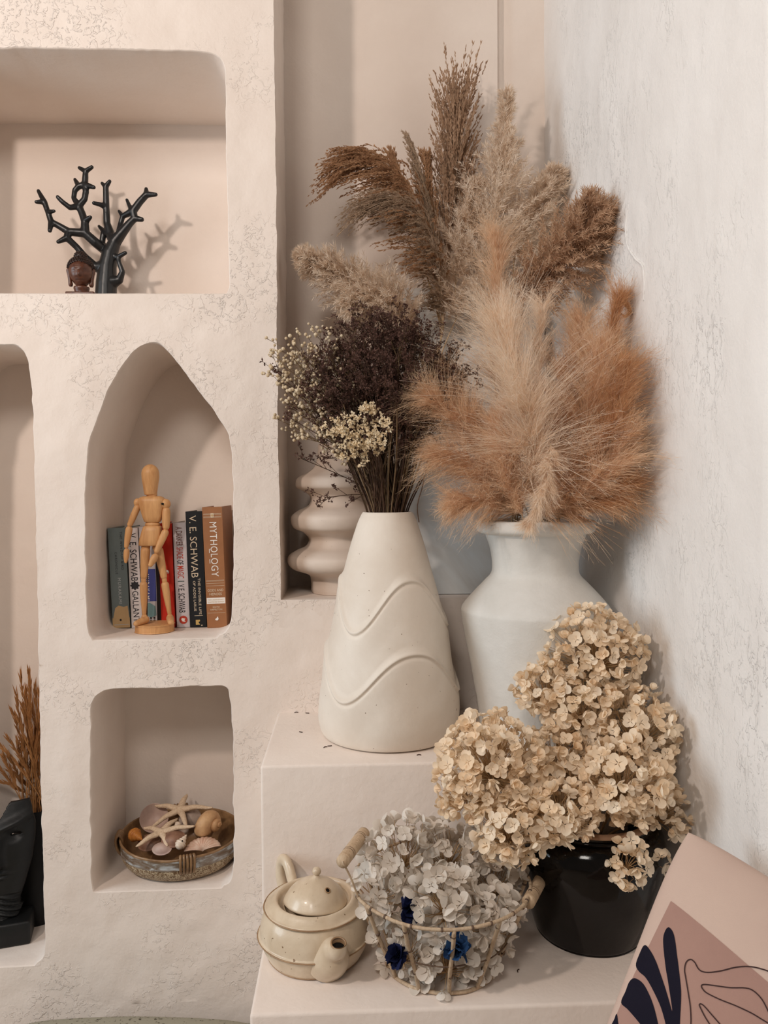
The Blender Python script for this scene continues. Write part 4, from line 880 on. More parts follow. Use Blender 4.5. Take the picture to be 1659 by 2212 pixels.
# ================================================================== black mask sculpture, black vase and grasses of the left niche
rb = np.array(Euler((0, 0, math.radians(15))).to_matrix()); MC = pz(66, 2040, FLOOR_LEFT + 0.0004); MB = MC + rb @ A(-0.036, 0.028, 0)
t = thing('mask_sculpture', MB, 'black carved face mask on a square block in the tall niche', 'sculpture')
V, Fs = box(-0.080, 0.036, -0.028, 0.028, 0.0, 0.040); bo = obj('base_block', V @ rb.T + MB, Fs, M['black_carved'], t, smooth=False); bevel(bo, 0.004, 2)
# face: relief shell with pierced eyes, nose ridge, lips and a swept brow
gu, gv = 70, 110
fh = 0.205; U = np.linspace(-1, 1, gu); W = np.linspace(0, 1, gv); UU, WW = np.meshgrid(U, W)
half_r = np.interp(WW, [0, .10, .16, .30, .50, .68, .80, .90, 1.0], [.020, .028, .024, .034, .046, .052, .053, .050, .042]); half_l = np.interp(WW, [0, .10, .16, .30, .50, .70, .85, .95, 1.0], [.024, .034, .030, .046, .060, .066, .060, .045, .02])
XX = np.where(UU > 0, UU * half_r, UU * half_l) - 0.008; ZZ = WW * fh + 0.036
relief = 0.038 * np.sqrt(np.clip(1 - (UU * 0.92) ** 2, 0, 1)) * np.interp(WW, [0, .12, .3, .6, .85, 1], [.55, .6, .8, 1, .9, .55])
def gg(cx, cz, sx, sz): return np.exp(-((UU - cx) / sx) ** 2 - ((WW - cz) / sz) ** 2)
relief += 0.016 * np.exp(-((UU - 0.02) / 0.13) ** 2) * smooth(WW, 0.47, 0.53) * smooth(WW, 0.80, 0.70) + 0.006 * gg(0.02, 0.53, 0.22, 0.03) + 0.006 * gg(0, 0.44, 0.32, 0.018) + 0.006 * gg(0, 0.40, 0.28, 0.018) - 0.004 * gg(0, 0.42, 0.34, 0.008)
relief += 0.004 * np.sin(WW * 120 + UU * 5) * smooth(WW, 0.26, 0.20) - 0.009 * gg(0.45, 0.735, 0.22, 0.04) - 0.009 * gg(-0.45, 0.735, 0.22, 0.04) + 0.008 * np.exp(-((WW - (0.80 + 0.10 * np.abs(UU))) / 0.035) ** 2)
P = np.c_[XX.ravel(), (0.012 - relief).ravel(), ZZ.ravel()]; a = np.arange(P.shape[0]).reshape(UU.shape); fq = np.stack([a[:-1, :-1], a[:-1, 1:], a[1:, 1:], a[1:, :-1]], -1).reshape(-1, 4)
cu, cw = (UU[:-1, :-1] + UU[1:, 1:]).ravel() / 2, (WW[:-1, :-1] + WW[1:, 1:]).ravel() / 2
hole = (((cu - 0.50) / 0.17) ** 2 + ((cw - 0.745 - 0.02 * (cu - .5)) / 0.014) ** 2 < 1) | (((cu + 0.48) / 0.17) ** 2 + ((cw - 0.745) / 0.014) ** 2 < 1) | (cw > 0.87 + 0.13 * smooth(cu, -0.05, 0.40))
fq = fq[~hole]; back = P + A(0, 0.006, 0); n0 = len(P); fb = fq[:, ::-1] + n0
from collections import Counter
ec = Counter(); 
for f in fq.tolist():
    for i in range(4): ec[(f[i], f[(i + 1) % 4])] += 1
side = [(e[1], e[0], e[0] + n0, e[1] + n0) for e in ec if (e[1], e[0]) not in ec]
Vm = np.vstack([P, back]) @ np.array(Euler((0, 0, math.radians(8))).to_matrix()).T + MB
obj('face_shell', Vm, np.vstack([fq, fb, np.array(side)]), M['black_carved'], t)
BC = px(83, 1960, 1.400); BC[2] = FLOOR_LEFT + 0.0004
t = thing('cylinder_vase', BC, 'tall matt black cylinder vase behind the black mask', 'vase')
vh = px(84, 1745, 1.400)[2] - BC[2]
obj('body', *lathe(spline([(0.0, 0.0), (0.034, 0.0), (0.0375, 0.003), (0.0375, vh * 0.5), (0.0368, vh - 0.002), (0.0355, vh), (0.033, vh - 0.001), (0.0325, vh - 0.02), (0.0, vh - 0.06)], 5), 48, BC), M['black_matt'], t)

# ================================================================== plant helpers (all vectorised)
def leafmat(name, c0, c1, trans=0.35, rough=0.8, objrand=None, nscale=40):
    nt = NT(name); setbase(nt, rough, 0.15); v = coords(nt, 'Object')
    col = ramp(nt, noise(nt, nscale, 3, vec=v), [(0.32, c0), (0.68, c1)])
    if objrand:
        oi = nt.n('ShaderNodeObjectInfo'); r = ramp(nt, oi.outputs['Random'], [(0.0, objrand[0]), (1.0, objrand[1])])
        mx = nt.n('ShaderNodeMix', data_type='RGBA', blend_type='MULTIPLY'); mx.inputs[0].default_value = 1.0; nt.l(col, mx.inputs[6]); nt.l(r, mx.inputs[7]); col = mx.outputs[2]
    nt.l(col, nt.b.inputs['Base Color'])
    tr = nt.n('ShaderNodeBsdfTranslucent'); nt.l(col, tr.inputs[0]); ms = nt.n('ShaderNodeMixShader'); ms.inputs[0].default_value = trans
    out = nt.t.nodes['Material Output']; nt.l(nt.b.outputs[0], ms.inputs[1]); nt.l(tr.outputs[0], ms.inputs[2]); nt.l(ms.outputs[0], out.inputs['Surface']); return nt.m
def unit(v): return v / (np.linalg.norm(v, axis=-1, keepdims=True) + 1e-12)
def rand_dirs(n): return unit(rng.normal(size=(n, 3)))
def ribbons(Pk, W):
    """Pk [N, K, 3] polylines, W [N, K] widths -> ribbons facing random ways"""
    N, K, _ = Pk.shape; T = unit(Pk[:, -1] - Pk[:, 0]); S = unit(np.cross(T, rand_dirs(N)))[:, None] * W[:, :, None] * 0.5
    V = np.stack([Pk - S, Pk + S], 2).reshape(-1, 3); a = (np.arange(N)[:, None] * K + np.arange(K - 1)[None]).ravel() * 2
    return V, np.stack([a, a + 1, a + 3, a + 2], -1)
def sticks(P, Q, r0, r1=None, n=3):
    """thin n-sided tapered rods between points P and Q"""
    P = np.asarray(P, float); Q = np.asarray(Q, float); N = len(P); T = unit(Q - P); r0 = np.broadcast_to(r0, (N,)); r1 = np.broadcast_to(r0 * 0.8 if r1 is None else r1, (N,))
    U = unit(np.cross(T, np.where(np.abs(T[:, 2:]) < 0.9, A(0, 0, 1), A(1, 0, 0)))); B = np.cross(T, U); V = []
    for k in range(n):
        a = 2 * math.pi * k / n; d = U * math.cos(a) + B * math.sin(a); V.append(P + d * r0[:, None]); V.append(Q + d * r1[:, None])
    V = np.stack(V, 1).reshape(-1, 3); b0 = np.arange(N) * 2 * n; Fq = []
    for k in range(n): j = (k + 1) % n; Fq.append(np.stack([b0 + 2 * k, b0 + 2 * j, b0 + 2 * j + 1, b0 + 2 * k + 1], -1))
    return V, np.vstack(Fq)
def poly_sticks(pts, rad, n=4):
    pts = np.asarray(pts); r = np.broadcast_to(rad, (len(pts),)); return sticks(pts[:-1], pts[1:], r[:-1], r[1:], n)
def diamonds(P, D, L, W, cross=True):
    """slim rhombus pairs (spikelets, tiny petals)"""
    N = len(P); D = unit(D); L = np.broadcast_to(L, (N,))[:, None]; W = np.broadcast_to(W, (N,))[:, None]; S = unit(np.cross(D, rand_dirs(N))); B = np.cross(D, S); Vs = []; Fq = []; c = 0
    for s in ((S, B) if cross else (S,)):
        Vs.append(np.stack([P, P + D * L * 0.45 + s * W * 0.5, P + D * L, P + D * L * 0.45 - s * W * 0.5], 1).reshape(-1, 3)); a = np.arange(N) * 4 + c; Fq.append(np.stack([a, a + 1, a + 2, a + 3], -1)); c += N * 4
    return np.vstack(Vs), np.vstack(Fq)
def cat(*gs):
    V = []; Fq = []; n = 0
    for v, f in gs: V.append(v); Fq.append(f + n); n += len(v)
    return np.vstack(V), np.vstack(Fq)
def at(P, t):
    s = np.clip(t, 0, 1) * (len(P) - 1); i = np.minimum(s.astype(int), len(P) - 2); f = (s - i)[:, None]; T = unit(P[i + 1] - P[i]); return P[i] * (1 - f) + P[i + 1] * f, T
def perp(T): return unit(np.cross(T, rand_dirs(len(T))))
GR = A(0, 0, -1)
def clampx(V, pad=0.002):
    """keep plant matter off the right wall"""
    lim = wall_x(V[:, 1]) - pad; V[:, 0] = np.minimum(V[:, 0], lim); return V

def plume_geo(P, n, R, spread, droop, w=0.0005, t0=0.05, hairs=5, hl=0.013, env=None, lean=None):
    """soft seed plume along the curve P: clumped silky branchlets with side hairs"""
    nc = max(n // 22, 8); tc = t0 + (1 - t0) * rng.random(nc) ** 0.9; _, Tc = at(P, tc); rc = perp(Tc); ac = rng.uniform(0.25, 1.15, nc); cc = perp(Tc) * rng.uniform(0.1, 0.85, (nc, 1))
    i = rng.integers(0, nc, n); t = np.clip(tc[i] + rng.normal(0, 0.012, n), 0, 1); B, T = at(P, t); rad = unit(rc[i] + rng.normal(0, 0.22, (n, 3))); rad = unit(rad - T * (rad * T).sum(1, keepdims=True))
    e = np.interp(t, *(env or ([0, .15, .5, .85, 1], [.75, 1, 1, .80, .62]))); L = R * e * rng.uniform(0.35, 1.15, n)
    a = np.radians(spread) * (1.25 - 0.85 * t) * ac[i] * rng.uniform(0.75, 1.2, n); D = unit(T * np.cos(a)[:, None] + rad * np.sin(a)[:, None]); s = np.linspace(0, 1, 5)
    curl = cc[i] + perp(D) * rng.uniform(0, 0.30, (n, 1)); g = GR * droop
    if lean is not None: g = g + A(*lean)
    Pk = B[:, None] + (L[:, None] * s[None])[:, :, None] * D[:, None] + ((L[:, None] * s[None] ** 2)[:, :, None]) * (g + curl)[:, None]
    W = w * (1 - 0.75 * s)[None] * rng.uniform(0.7, 1.3, (n, 1)); g1 = ribbons(Pk, W)
    m = n * hairs; i = np.repeat(np.arange(n), hairs); k = rng.random(m) * 4; k0 = np.minimum(k.astype(int), 3); f = (k - k0)[:, None]; hp = Pk[i, k0] * (1 - f) + Pk[i, k0 + 1] * f; ht = unit(Pk[i, k0 + 1] - Pk[i, k0])
    hd = unit(ht * 0.8 + perp(ht) * rng.uniform(0.15, 0.85, (m, 1)) + GR * 0.1); hlen = hl * rng.uniform(0.4, 1.2, (m, 1)); Hk = np.stack([hp, hp + hd * hlen], 1); g2 = ribbons(Hk, np.stack([np.full(m, w * 0.7), np.full(m, w * 0.15)], 1))
    return cat(g1, g2)
def plume(label, pts, n, R, spread, droop, mat, stem, group, w=0.0005, hairs=5, hl=0.014, env=None, name='pampas_plume', t0=0.0, lean=None, stem_r=0.0014):
    C = spline(np.array([px(*p) for p in pts]), 10)
    t = thing(name, C[0] if stem is None else stem[0], label, 'dried grass', group)
    full = C if stem is None else np.vstack([spline(np.array(list(stem) + [C[0]]), 8)[:-1], C])
    V, Fq = poly_sticks(full, np.interp(np.linspace(0, 1, len(full)), [0, 1], [stem_r, stem_r * 0.25]), 6); obj('stem', clampx(V), Fq, M['straw'], t)
    V, Fq = plume_geo(C, n, R, spread, droop, w, t0, hairs, hl, env, lean); o = obj('plume', clampx(V), Fq, mat, t, smooth=False); o['kind'] = 'stuff'
    return t
M['straw'] = leafmat('dry_straw', srgb(206, 178, 142), srgb(180, 150, 114), 0.1)
M['pampas_tan'] = leafmat('tan_pampas', srgb(248, 222, 194), srgb(226, 188, 150), 0.40, nscale=110)
M['pampas_gold'] = leafmat('golden_brown_pampas', srgb(230, 188, 146), srgb(202, 152, 110), 0.40, nscale=110)
M['pampas_pale'] = leafmat('pale_pampas', srgb(252, 240, 224), srgb(240, 216, 190), 0.45, nscale=110)
M['grass_white'] = leafmat('bleached_feather_grass', srgb(242, 226, 208), srgb(228, 208, 186), 0.40)
M['grass_shade'] = leafmat('taupe_feather_grass', srgb(214, 182, 152), srgb(192, 156, 126), 0.35)
M['reed_brown'] = leafmat('brown_reed', srgb(206, 176, 148), srgb(172, 140, 114), 0.3)
M['reed_grey'] = leafmat('grey_brown_reed', srgb(206, 182, 158), srgb(174, 150, 126), 0.3)
M['reed_orange'] = leafmat('russet_reed', srgb(212, 174, 138), srgb(180, 140, 106), 0.3)

# ------------------------------------------------------------------ pampas in the white urn
G = 'pampas plumes in the white urn'
UM = UV + A(0, 0, 0.300)
def us(dx=0, dy=0): return [UV + A(dx * 0.4, dy * 0.4, 0.20), UM + A(dx, dy, 0)]
pl = [
 ('tall upright apricot pampas plume rising above the urn', [(1120, 1060, 1.15), (1098, 880, 1.18), (1084, 700, 1.20), (1074, 540, 1.21)], 3600, 0.095, 52, 0.02, 'pampas_tan', 0, .02),
 ('broad pale pampas plume fanning at the centre of the urn', [(1150, 1080, 1.07), (1150, 960, 1.03), (1120, 830, 1.02), (1085, 715, 1.04)], 3400, 0.116, 57, 0.05, 'pampas_pale', 0, -.03),
 ('pale pampas plume tip standing right of the central fan', [(1165, 960, 1.08), (1160, 840, 1.08), (1165, 740, 1.09), (1172, 665, 1.10)], 1100, 0.058, 30, 0.0, 'pampas_pale', 0, -.02),
 ('slim pale plume hanging down over the urn rim', [(1190, 960, 1.005), (1186, 1010, 0.998), (1168, 1075, 1.000), (1142, 1128, 1.018)], 2200, 0.030, 45, 0.10, 'pampas_pale', 'hang', -.03),
 ('tan pampas plume reaching farthest towards the dark bouquet', [(1115, 1080, 1.11), (1060, 990, 1.09), (1000, 915, 1.08), (945, 868, 1.07)], 2600, 0.081, 42, 0.05, 'pampas_tan', -.03, -.01),
 ('tan pampas plume pointing up towards the dark bouquet top', [(1115, 1060, 1.13), (1055, 960, 1.13), (1005, 880, 1.13), (960, 812, 1.13)], 2200, 0.072, 40, 0.05, 'pampas_tan', -.03, .02),
 ('tan pampas plume spread low over the cone vase side', [(1120, 1100, 1.10), (1070, 1050, 1.08), (1010, 1005, 1.07), (965, 985, 1.07)], 2200, 0.070, 45, 0.12, 'pampas_tan', -.03, -.02),
 ('lowest tan pampas plume lying on the urn rim', [(1125, 1115, 1.10), (1080, 1090, 1.08), (1030, 1082, 1.07), (1002, 1085, 1.07)], 1700, 0.058, 47, 0.15, 'pampas_tan', -.03, -.02),
 ('tan pampas plume filling the urn mouth in front', [(1130, 1120, 1.06), (1110, 1060, 1.05), (1090, 990, 1.05), (1075, 920, 1.06)], 2200, 0.072, 50, 0.10, 'pampas_tan', -.02, -.03),
 ('golden pampas plume in the middle behind the slim pale one', [(1190, 1110, 1.08), (1205, 1030, 1.07), (1215, 930, 1.07), (1215, 820, 1.08)], 2400, 0.072, 42, 0.05, 'pampas_gold', .02, .0),
 ('tall tan pampas plume leaning gently to the rough wall', [(1195, 1080, 1.11), (1225, 950, 1.11), (1245, 830, 1.11), (1252, 715, 1.12)], 2800, 0.090, 40, 0.02, 'pampas_tan', .02, .0),
 ('large soft tan plume bulging beside the rough wall', [(1205, 1090, 1.08), (1250, 980, 1.05), (1285, 870, 1.04), (1300, 780, 1.05)], 3200, 0.096, 42, 0.05, 'pampas_tan', .03, -.01),
 ('golden pampas plume with curled tip against the rough wall', [(1215, 1060, 1.10), (1270, 930, 1.08), (1310, 800, 1.08), (1325, 700, 1.08), (1338, 655, 1.08)], 2200, 0.058, 25, 0.0, 'pampas_gold', .03, .0),
 ('golden plume sweeping out along the rough wall', [(1215, 1090, 1.07), (1280, 1000, 1.03), (1325, 900, 1.02), (1345, 810, 1.02)], 2600, 0.070, 32, 0.04, 'pampas_gold', .03, -.01),
 ('low tan plume spread over the urn rim by the rough wall', [(1205, 1110, 1.06), (1265, 1060, 1.02), (1315, 1010, 1.01), (1345, 955, 1.01)], 2600, 0.072, 40, 0.08, 'pampas_tan', .03, -.02),
 ('lowest golden plume drooping at the wall end of the urn', [(1205, 1118, 1.07), (1260, 1090, 1.04), (1305, 1070, 1.03), (1335, 1055, 1.03)], 2000, 0.064, 45, 0.12, 'pampas_gold', .03, -.01),
 ('tan plume filling the urn mouth behind the drooping one', [(1170, 1120, 1.07), (1195, 1080, 1.05), (1225, 1030, 1.045), (1250, 980, 1.045)], 2200, 0.072, 50, 0.10, 'pampas_tan', .02, -.02),
]
for lab, pts, n, R, spd, drp, mt, dx, dy in pl:
    if dx == 'hang':
        st = [UV + A(0.0, -0.01, 0.20), UM + A(0.005, -0.02, 0.0), px(1172, 1040, 1.06)]
        plume(lab, pts, n, R, spd, drp, M[mt], st, G, hairs=5, hl=0.009, env=([0, .3, .8, 1], [1, .95, .8, .7]), t0=0.0)
    else: plume(lab, pts, n, R, spd, drp, M[mt], us(dx, dy), G, hairs=5)
# the curl at the golden plume's tip and a loose blade along the wall
cur = [o for o in COL.objects if o.get('label', '').startswith('golden pampas plume with curled')][0]
n = 420; tt = rng.random(n); c0 = spline(np.array([px(*p) for p in [(1318, 760, 1.08), (1326, 690, 1.08), (1336, 648, 1.08), (1350, 655, 1.08), (1362, 672, 1.08), (1350, 684, 1.08), (1340, 676, 1.08)]]), 10)
Bk, T = at(c0, tt * 0.8); Bk2, T2 = at(c0, np.minimum(tt * 0.8 + 0.10, 1)); Bk3, T3 = at(c0, np.minimum(tt * 0.8 + 0.20, 1)); off = rng.normal(0, 0.0022, (n, 3)) * (1.3 - tt[:, None])
V, Fq = ribbons(np.stack([Bk + off, Bk2 + off, Bk3 + off * 0.7], 1), np.full((n, 3), 0.0005)); o = obj('curled_tip', clampx(V), Fq, M['pampas_gold'], cur, smooth=False); o['kind'] = 'stuff'

# ------------------------------------------------------------------ feathery and reed grasses standing in the alcove
GF = 'feathery grasses standing in the alcove'
BASE = A(px(832, 1290, 1.262)[0], 1.262, SHELF + 0.001)
def feather(label, pts, nb, bl, spread, mat, stem, droop=0.1, fuzz=60, fl=0.0115, w=0.0012, name='feather_grass', env=None):
    """branches with short dense fuzz, like tamarisk-fine grass heads"""
    C = spline(np.array([px(*p) for p in pts]), 10); t = thing(name, stem[0], label, 'dried grass', GF, 'thing'); full = np.vstack([spline(np.array(list(stem) + [C[0]]), 8)[:-1], C])
    V, Fq = poly_sticks(full, np.interp(np.linspace(0, 1, len(full)), [0, 1], [.0018, .0005]), 6); obj('stem', clampx(V), Fq, M['straw'], t)
    tq = np.sort(rng.random(nb)) ** 0.9; B, T = at(C, tq); rad = perp(T); e = np.interp(tq, *(env or ([0, .2, .55, .85, 1], [.6, 1, .85, .45, .2]))); L = bl * e * rng.uniform(0.55, 1.15, nb); a = np.radians(spread) * (1.2 - 0.55 * tq) * rng.uniform(0.6, 1.25, nb)
    D = unit(T * np.cos(a)[:, None] + rad * np.sin(a)[:, None]); s = np.linspace(0, 1, 5); Pk = B[:, None] + (L[:, None] * s)[:, :, None] * D[:, None] + (L[:, None] * s ** 2)[:, :, None] * GR * droop
    g = [ribbons(Pk, np.full((nb, 5), 0.0007) * (1.2 - s))]
    m = nb * fuzz; i = np.repeat(np.arange(nb), fuzz); k = (0.1 + 0.9 * rng.random(m)) * 4; k0 = np.minimum(k.astype(int), 3); f = (k - k0)[:, None]; hp = Pk[i, k0] * (1 - f) + Pk[i, k0 + 1] * f; ht = unit(Pk[i, k0 + 1] - Pk[i, k0])
    hd = unit(ht * 0.9 + perp(ht) * rng.uniform(0.3, 1.1, (m, 1))); g.append(diamonds(hp, hd, fl * rng.uniform(0.5, 1.2, m), w, cross=False))
    V, Fq = cat(*g); o = obj('plume', clampx(V), Fq, mat, t, smooth=False); o['kind'] = 'stuff'; return t
ST = [BASE, px(862, 1100, 1.30), px(905, 900, 1.33)]
feather('tall pale feathery grass spire tallest beside the brown reeds', [(1040, 660, 1.34), (1060, 520, 1.33), (1080, 380, 1.33), (1094, 205, 1.34)], 420, 0.125, 58, M['grass_white'], [UV + A(-0.01, 0.02, 0.2), UM + A(-0.02, 0.04, 0), px(1080, 900, 1.25)], 0.05, env=([0, .2, .45, .62, .8, 1], [.85, 1.05, .9, .5, .22, .10]))
feather('pale feathery grass bending towards the apricot plume', [(985, 690, 1.345), (985, 600, 1.34), (1000, 500, 1.335), (1030, 400, 1.33)], 240, 0.070, 52, M['grass_white'], ST + [px(955, 760, 1.34)], 0.05)
feather('pale feathery grass stretching out to the niche wall', [(880, 690, 1.33), (810, 640, 1.31), (730, 590, 1.29), (650, 550, 1.27)], 400, 0.095, 46, M['grass_white'], ST + [px(925, 780, 1.34)], 0.12, env=([0, .2, .55, .85, 1], [.95, 1, .7, .3, .06]))
feather('pale feathery grass spray low over the dark bouquet', [(900, 710, 1.31), (850, 665, 1.29), (800, 640, 1.28), (755, 655, 1.27)], 220, 0.070, 50, M['grass_white'], ST + [px(928, 790, 1.33)], 0.2)
feather('taupe feathery grass leaning against the rough wall above the urn', [(1130, 650, 1.24), (1185, 590, 1.21), (1240, 525, 1.175), (1280, 462, 1.15)], 460, 0.085, 52, M['grass_shade'], [UV + A(0.02, 0.03, 0.2), UM + A(0.02, 0.045, 0), px(1120, 850, 1.28)], 0.15, env=([0, .3, .6, .85, 1], [.5, 1, .9, .7, .4]))
feather('pale feathery grass spray between the spire and the rough wall', [(1110, 560, 1.34), (1140, 490, 1.335), (1175, 425, 1.33), (1200, 375, 1.33)], 240, 0.065, 48, M['grass_white'], [UV + A(0.02, 0.04, 0.2), UM + A(0.02, 0.05, 0), px(1110, 800, 1.28)], 0.15)
GRR = 'brown reed grasses standing in the alcove'
def reed(label, pts, nb, bl, spread, mat, droop=0.1, lean=(0, 0, 0), stem=None, spk=26, name='reed_grass', env=None, t0=0.0, sl=0.0055, sw=0.0015):
    """panicle of wiry branches set with small spikelets"""
    C = spline(np.array([px(*p) for p in pts]), 10); t = thing(name, stem[0], label, 'dried grass', GRR, 'thing'); full = np.vstack([spline(np.array(list(stem) + [C[0]]), 8)[:-1], C])
    V, Fq = poly_sticks(full, np.interp(np.linspace(0, 1, len(full)), [0, 1], [.0024, .0007]), 6); obj('stem', V, Fq, M['straw'], t)
    tq = t0 + (1 - t0) * rng.random(nb); B, T = at(C, tq); rad = perp(T); e = np.interp(tq, *(env or ([0, .4, .8, 1], [1, .95, .6, .4]))); L = bl * e * rng.uniform(0.55, 1.1, nb); a = np.radians(spread) * rng.uniform(0.2, 1.15, nb)
    D = unit(T * np.cos(a)[:, None] + rad * np.sin(a)[:, None]); s = np.linspace(0, 1, 7); g = GR * droop + A(*lean)
    Pk = B[:, None] + (L[:, None] * s)[:, :, None] * D[:, None] + (L[:, None] * s ** 2.2)[:, :, None] * g; geo = [ribbons(Pk, np.full((nb, 7), 0.0008) * (1.15 - s * 0.6))]
    m = nb * spk; i = np.repeat(np.arange(nb), spk); k = (0.35 + 0.65 * rng.random(m) ** 0.8) * 6; k0 = np.minimum(k.astype(int), 5); f = (k - k0)[:, None]; hp = Pk[i, k0] * (1 - f) + Pk[i, k0 + 1] * f; ht = unit(Pk[i, k0 + 1] - Pk[i, k0])
    hd = unit(ht + perp(ht) * rng.uniform(0.1, 0.55, (m, 1))); geo.append(diamonds(hp + hd * 0.0005, hd, sl * rng.uniform(0.6, 1.2, m), sw)); V, Fq = cat(*geo); o = obj('panicle', V, Fq, mat, t, smooth=False); o['kind'] = 'stuff'; return t
SR = [BASE + A(-0.004, 0, 0), px(858, 1100, 1.30), px(915, 880, 1.33), px(952, 735, 1.345)]
reed('tallest brown reed head standing stiffly upright', [(958, 690, 1.35), (968, 560, 1.355), (978, 420, 1.36), (986, 290, 1.36)], 420, 0.132, 23, M['reed_brown'], 0.0, stem=SR, t0=0.28, env=([0, .4, .8, 1], [.75, .95, 1.0, 1.05]), spk=26, sl=0.0075, sw=0.0021)
reed('arching russet reed head drooping to the niche wall', [(950, 690, 1.34), (936, 570, 1.33), (896, 440, 1.32), (840, 365, 1.31), (785, 340, 1.305)], 460, 0.115, 30, M['reed_orange'], 0.55, (-0.22, 0, 0), SR, t0=0.12, spk=28, env=([0, .4, .8, 1], [.9, 1.1, .85, .45]), sl=0.0065, sw=0.0018)
reed('grey-brown reed head bowed over the pale grasses', [(958, 700, 1.325), (950, 610, 1.32), (930, 510, 1.31), (885, 445, 1.30), (830, 430, 1.295)], 420, 0.105, 24, M['reed_grey'], 0.60, (-0.20, 0, 0), SR, t0=0.0, spk=26, env=([0, .4, .8, 1], [.8, 1.1, .9, .5]))
reed('slender straw-coloured reed head pointing up behind the bowed one', [(955, 690, 1.335), (945, 560, 1.335), (925, 440, 1.34), (895, 330, 1.34)], 260, 0.095, 10, M['reed_grey'], 0.05, (-0.12, 0, 0), SR, t0=0.1, spk=18, sl=0.006, sw=0.0013)
reed('small russet reed tuft between the upright and bowed heads', [(950, 640, 1.345), (945, 540, 1.35), (930, 440, 1.35), (922, 360, 1.35)], 130, 0.075, 22, M['reed_orange'], 0.0, (0.0, 0, 0), SR, t0=0.35, spk=26, sl=0.0065, sw=0.0018)
reed('russet reed tips rising at the niche wall side', [(935, 640, 1.335), (905, 540, 1.33), (870, 430, 1.325), (850, 350, 1.32)], 90, 0.060, 18, M['reed_orange'], 0.0, (-0.05, 0, 0), SR, t0=0.5, spk=26, sl=0.0065, sw=0.0018)

# ------------------------------------------------------------------ dark bouquet in the cone vase
M['stem_dark'] = leafmat('dark_dry_stem', srgb(92, 70, 56), srgb(68, 50, 40), 0.05)
M['stem_olive'] = leafmat('olive_dry_stem', srgb(138, 114, 86), srgb(104, 84, 62), 0.05)
M['bloom_dark'] = leafmat('dark_plum_blossom', srgb(112, 84, 74), srgb(80, 58, 52), 0.25, nscale=120)
M['bloom_white'] = leafmat('ivory_blossom', srgb(240, 226, 200), srgb(222, 200, 166), 0.3, nscale=120)
M['bloom_cream'] = leafmat('cream_yellow_blossom', srgb(248, 236, 210), srgb(236, 214, 176), 0.3, nscale=150)
CM = CV + A(0, 0, 0.3305)
def tiny_balls(P, r, n=6, m=4):
    V0, F0 = ellipsoid((0, 0, 0), 1.0, n, m); F0 = [f if len(f) == 4 else (f[0], f[1], f[2], f[2]) for f in F0]; r = np.broadcast_to(r, (len(P),)); out = []
    V = (P[:, None] + V0[None] * r[:, None, None]).reshape(-1, 3); k = len(V0); Fs = []
    tri = [f for f in F0 if f[2] == f[3]]; quad = [f for f in F0 if f[2] != f[3]]
    for i in range(len(P)): Fs += [tuple(a + i * k for a in f[:3]) for f in tri] + [tuple(a + i * k for a in f) for f in quad]
    return V, Fs
def sprig(parent, tip, kind, spread=0.045, nb=14, sub=4, bend=None, base=None, part='sprig', t_start=0.5):
    a = rng.uniform(0, 2 * math.pi); r = 0.024 * math.sqrt(rng.random()); b0 = (CM + A(r * math.cos(a), r * math.sin(a), -0.002)) if base is None else A(*base)
    tip = A(*tip); mid = b0 * 0.55 + tip * 0.45 + A((b0 - tip)[0] * 0.10, (b0 - tip)[1] * 0.10, 0.012) + rng.normal(0, 0.004, 3)
    C = spline(np.array([b0 - A(0, 0, 0.06) + (CM - b0) * A(0.3, 0.3, 0), b0, mid, tip]), 8)
    g = [poly_sticks(C, np.interp(np.linspace(0, 1, len(C)), [0, 1], [0.0011, 0.0005]), 4)]
    tq = rng.uniform(t_start, 1, nb); tq = 0.33 + 0.67 * tq; B, T = at(C, tq); D = unit(T + perp(T) * rng.uniform(0.4, 1.1, (nb, 1)) + A(0, 0, 0.25)); L = spread * rng.uniform(0.4, 1.05, nb); E = B + D * L[:, None]; g.append(sticks(B, E, 0.00045, 0.0003))
    i = np.repeat(np.arange(nb), sub); f = rng.uniform(0.35, 1.0, len(i)); B2 = B[i] + (E - B)[i] * f[:, None]; D2 = unit(D[i] + perp(D[i]) * rng.uniform(0.4, 1.0, (len(i), 1)) + A(0, 0, 0.2)); E2 = B2 + D2 * (spread * 0.28 * rng.uniform(0.4, 1.2, len(i)))[:, None]; g.append(sticks(B2, E2, 0.0003, 0.0002))
    V, Fq = cat(*g); s = obj(part, V, Fq, M['stem_olive'] if (kind == 'white' or rng.random() < 0.25) else M['stem_dark'], parent, smooth=False); pts = np.vstack([E, E2])
    if kind == 'dark':
        m = 7; P = np.repeat(pts, m, 0) + rng.normal(0, 0.0011, (len(pts) * m, 3)); V, Fq = diamonds(P, rand_dirs(len(P)) + A(0, 0, 0.4), 0.0042 * rng.uniform(0.6, 1.2, len(P)), 0.0026, cross=False); o = obj('blossoms', V, Fq, M['bloom_dark'], s, smooth=False)
    elif kind == 'white':
        V, Fs = tiny_balls(pts, 0.0024 * rng.uniform(0.6, 1.25, len(pts))); o = obj('blossoms', V, Fs, M['bloom_white'], s)
    else:
        m = 6; P = np.repeat(pts, m, 0) + rng.normal(0, 0.0012, (len(pts) * m, 3)); V, Fq = diamonds(P, rand_dirs(len(P)), 0.0042 * rng.uniform(0.6, 1.2, len(P)), 0.0036, cross=False); o = obj('blossoms', V, Fq, M['bloom_cream'], s, smooth=False)
    o['kind'] = 'stuff'
t = thing('dark_flower_bunch', CM, 'dense dark plum-brown dried flower bunch in the cone vase', 'dried flowers')
dome = []
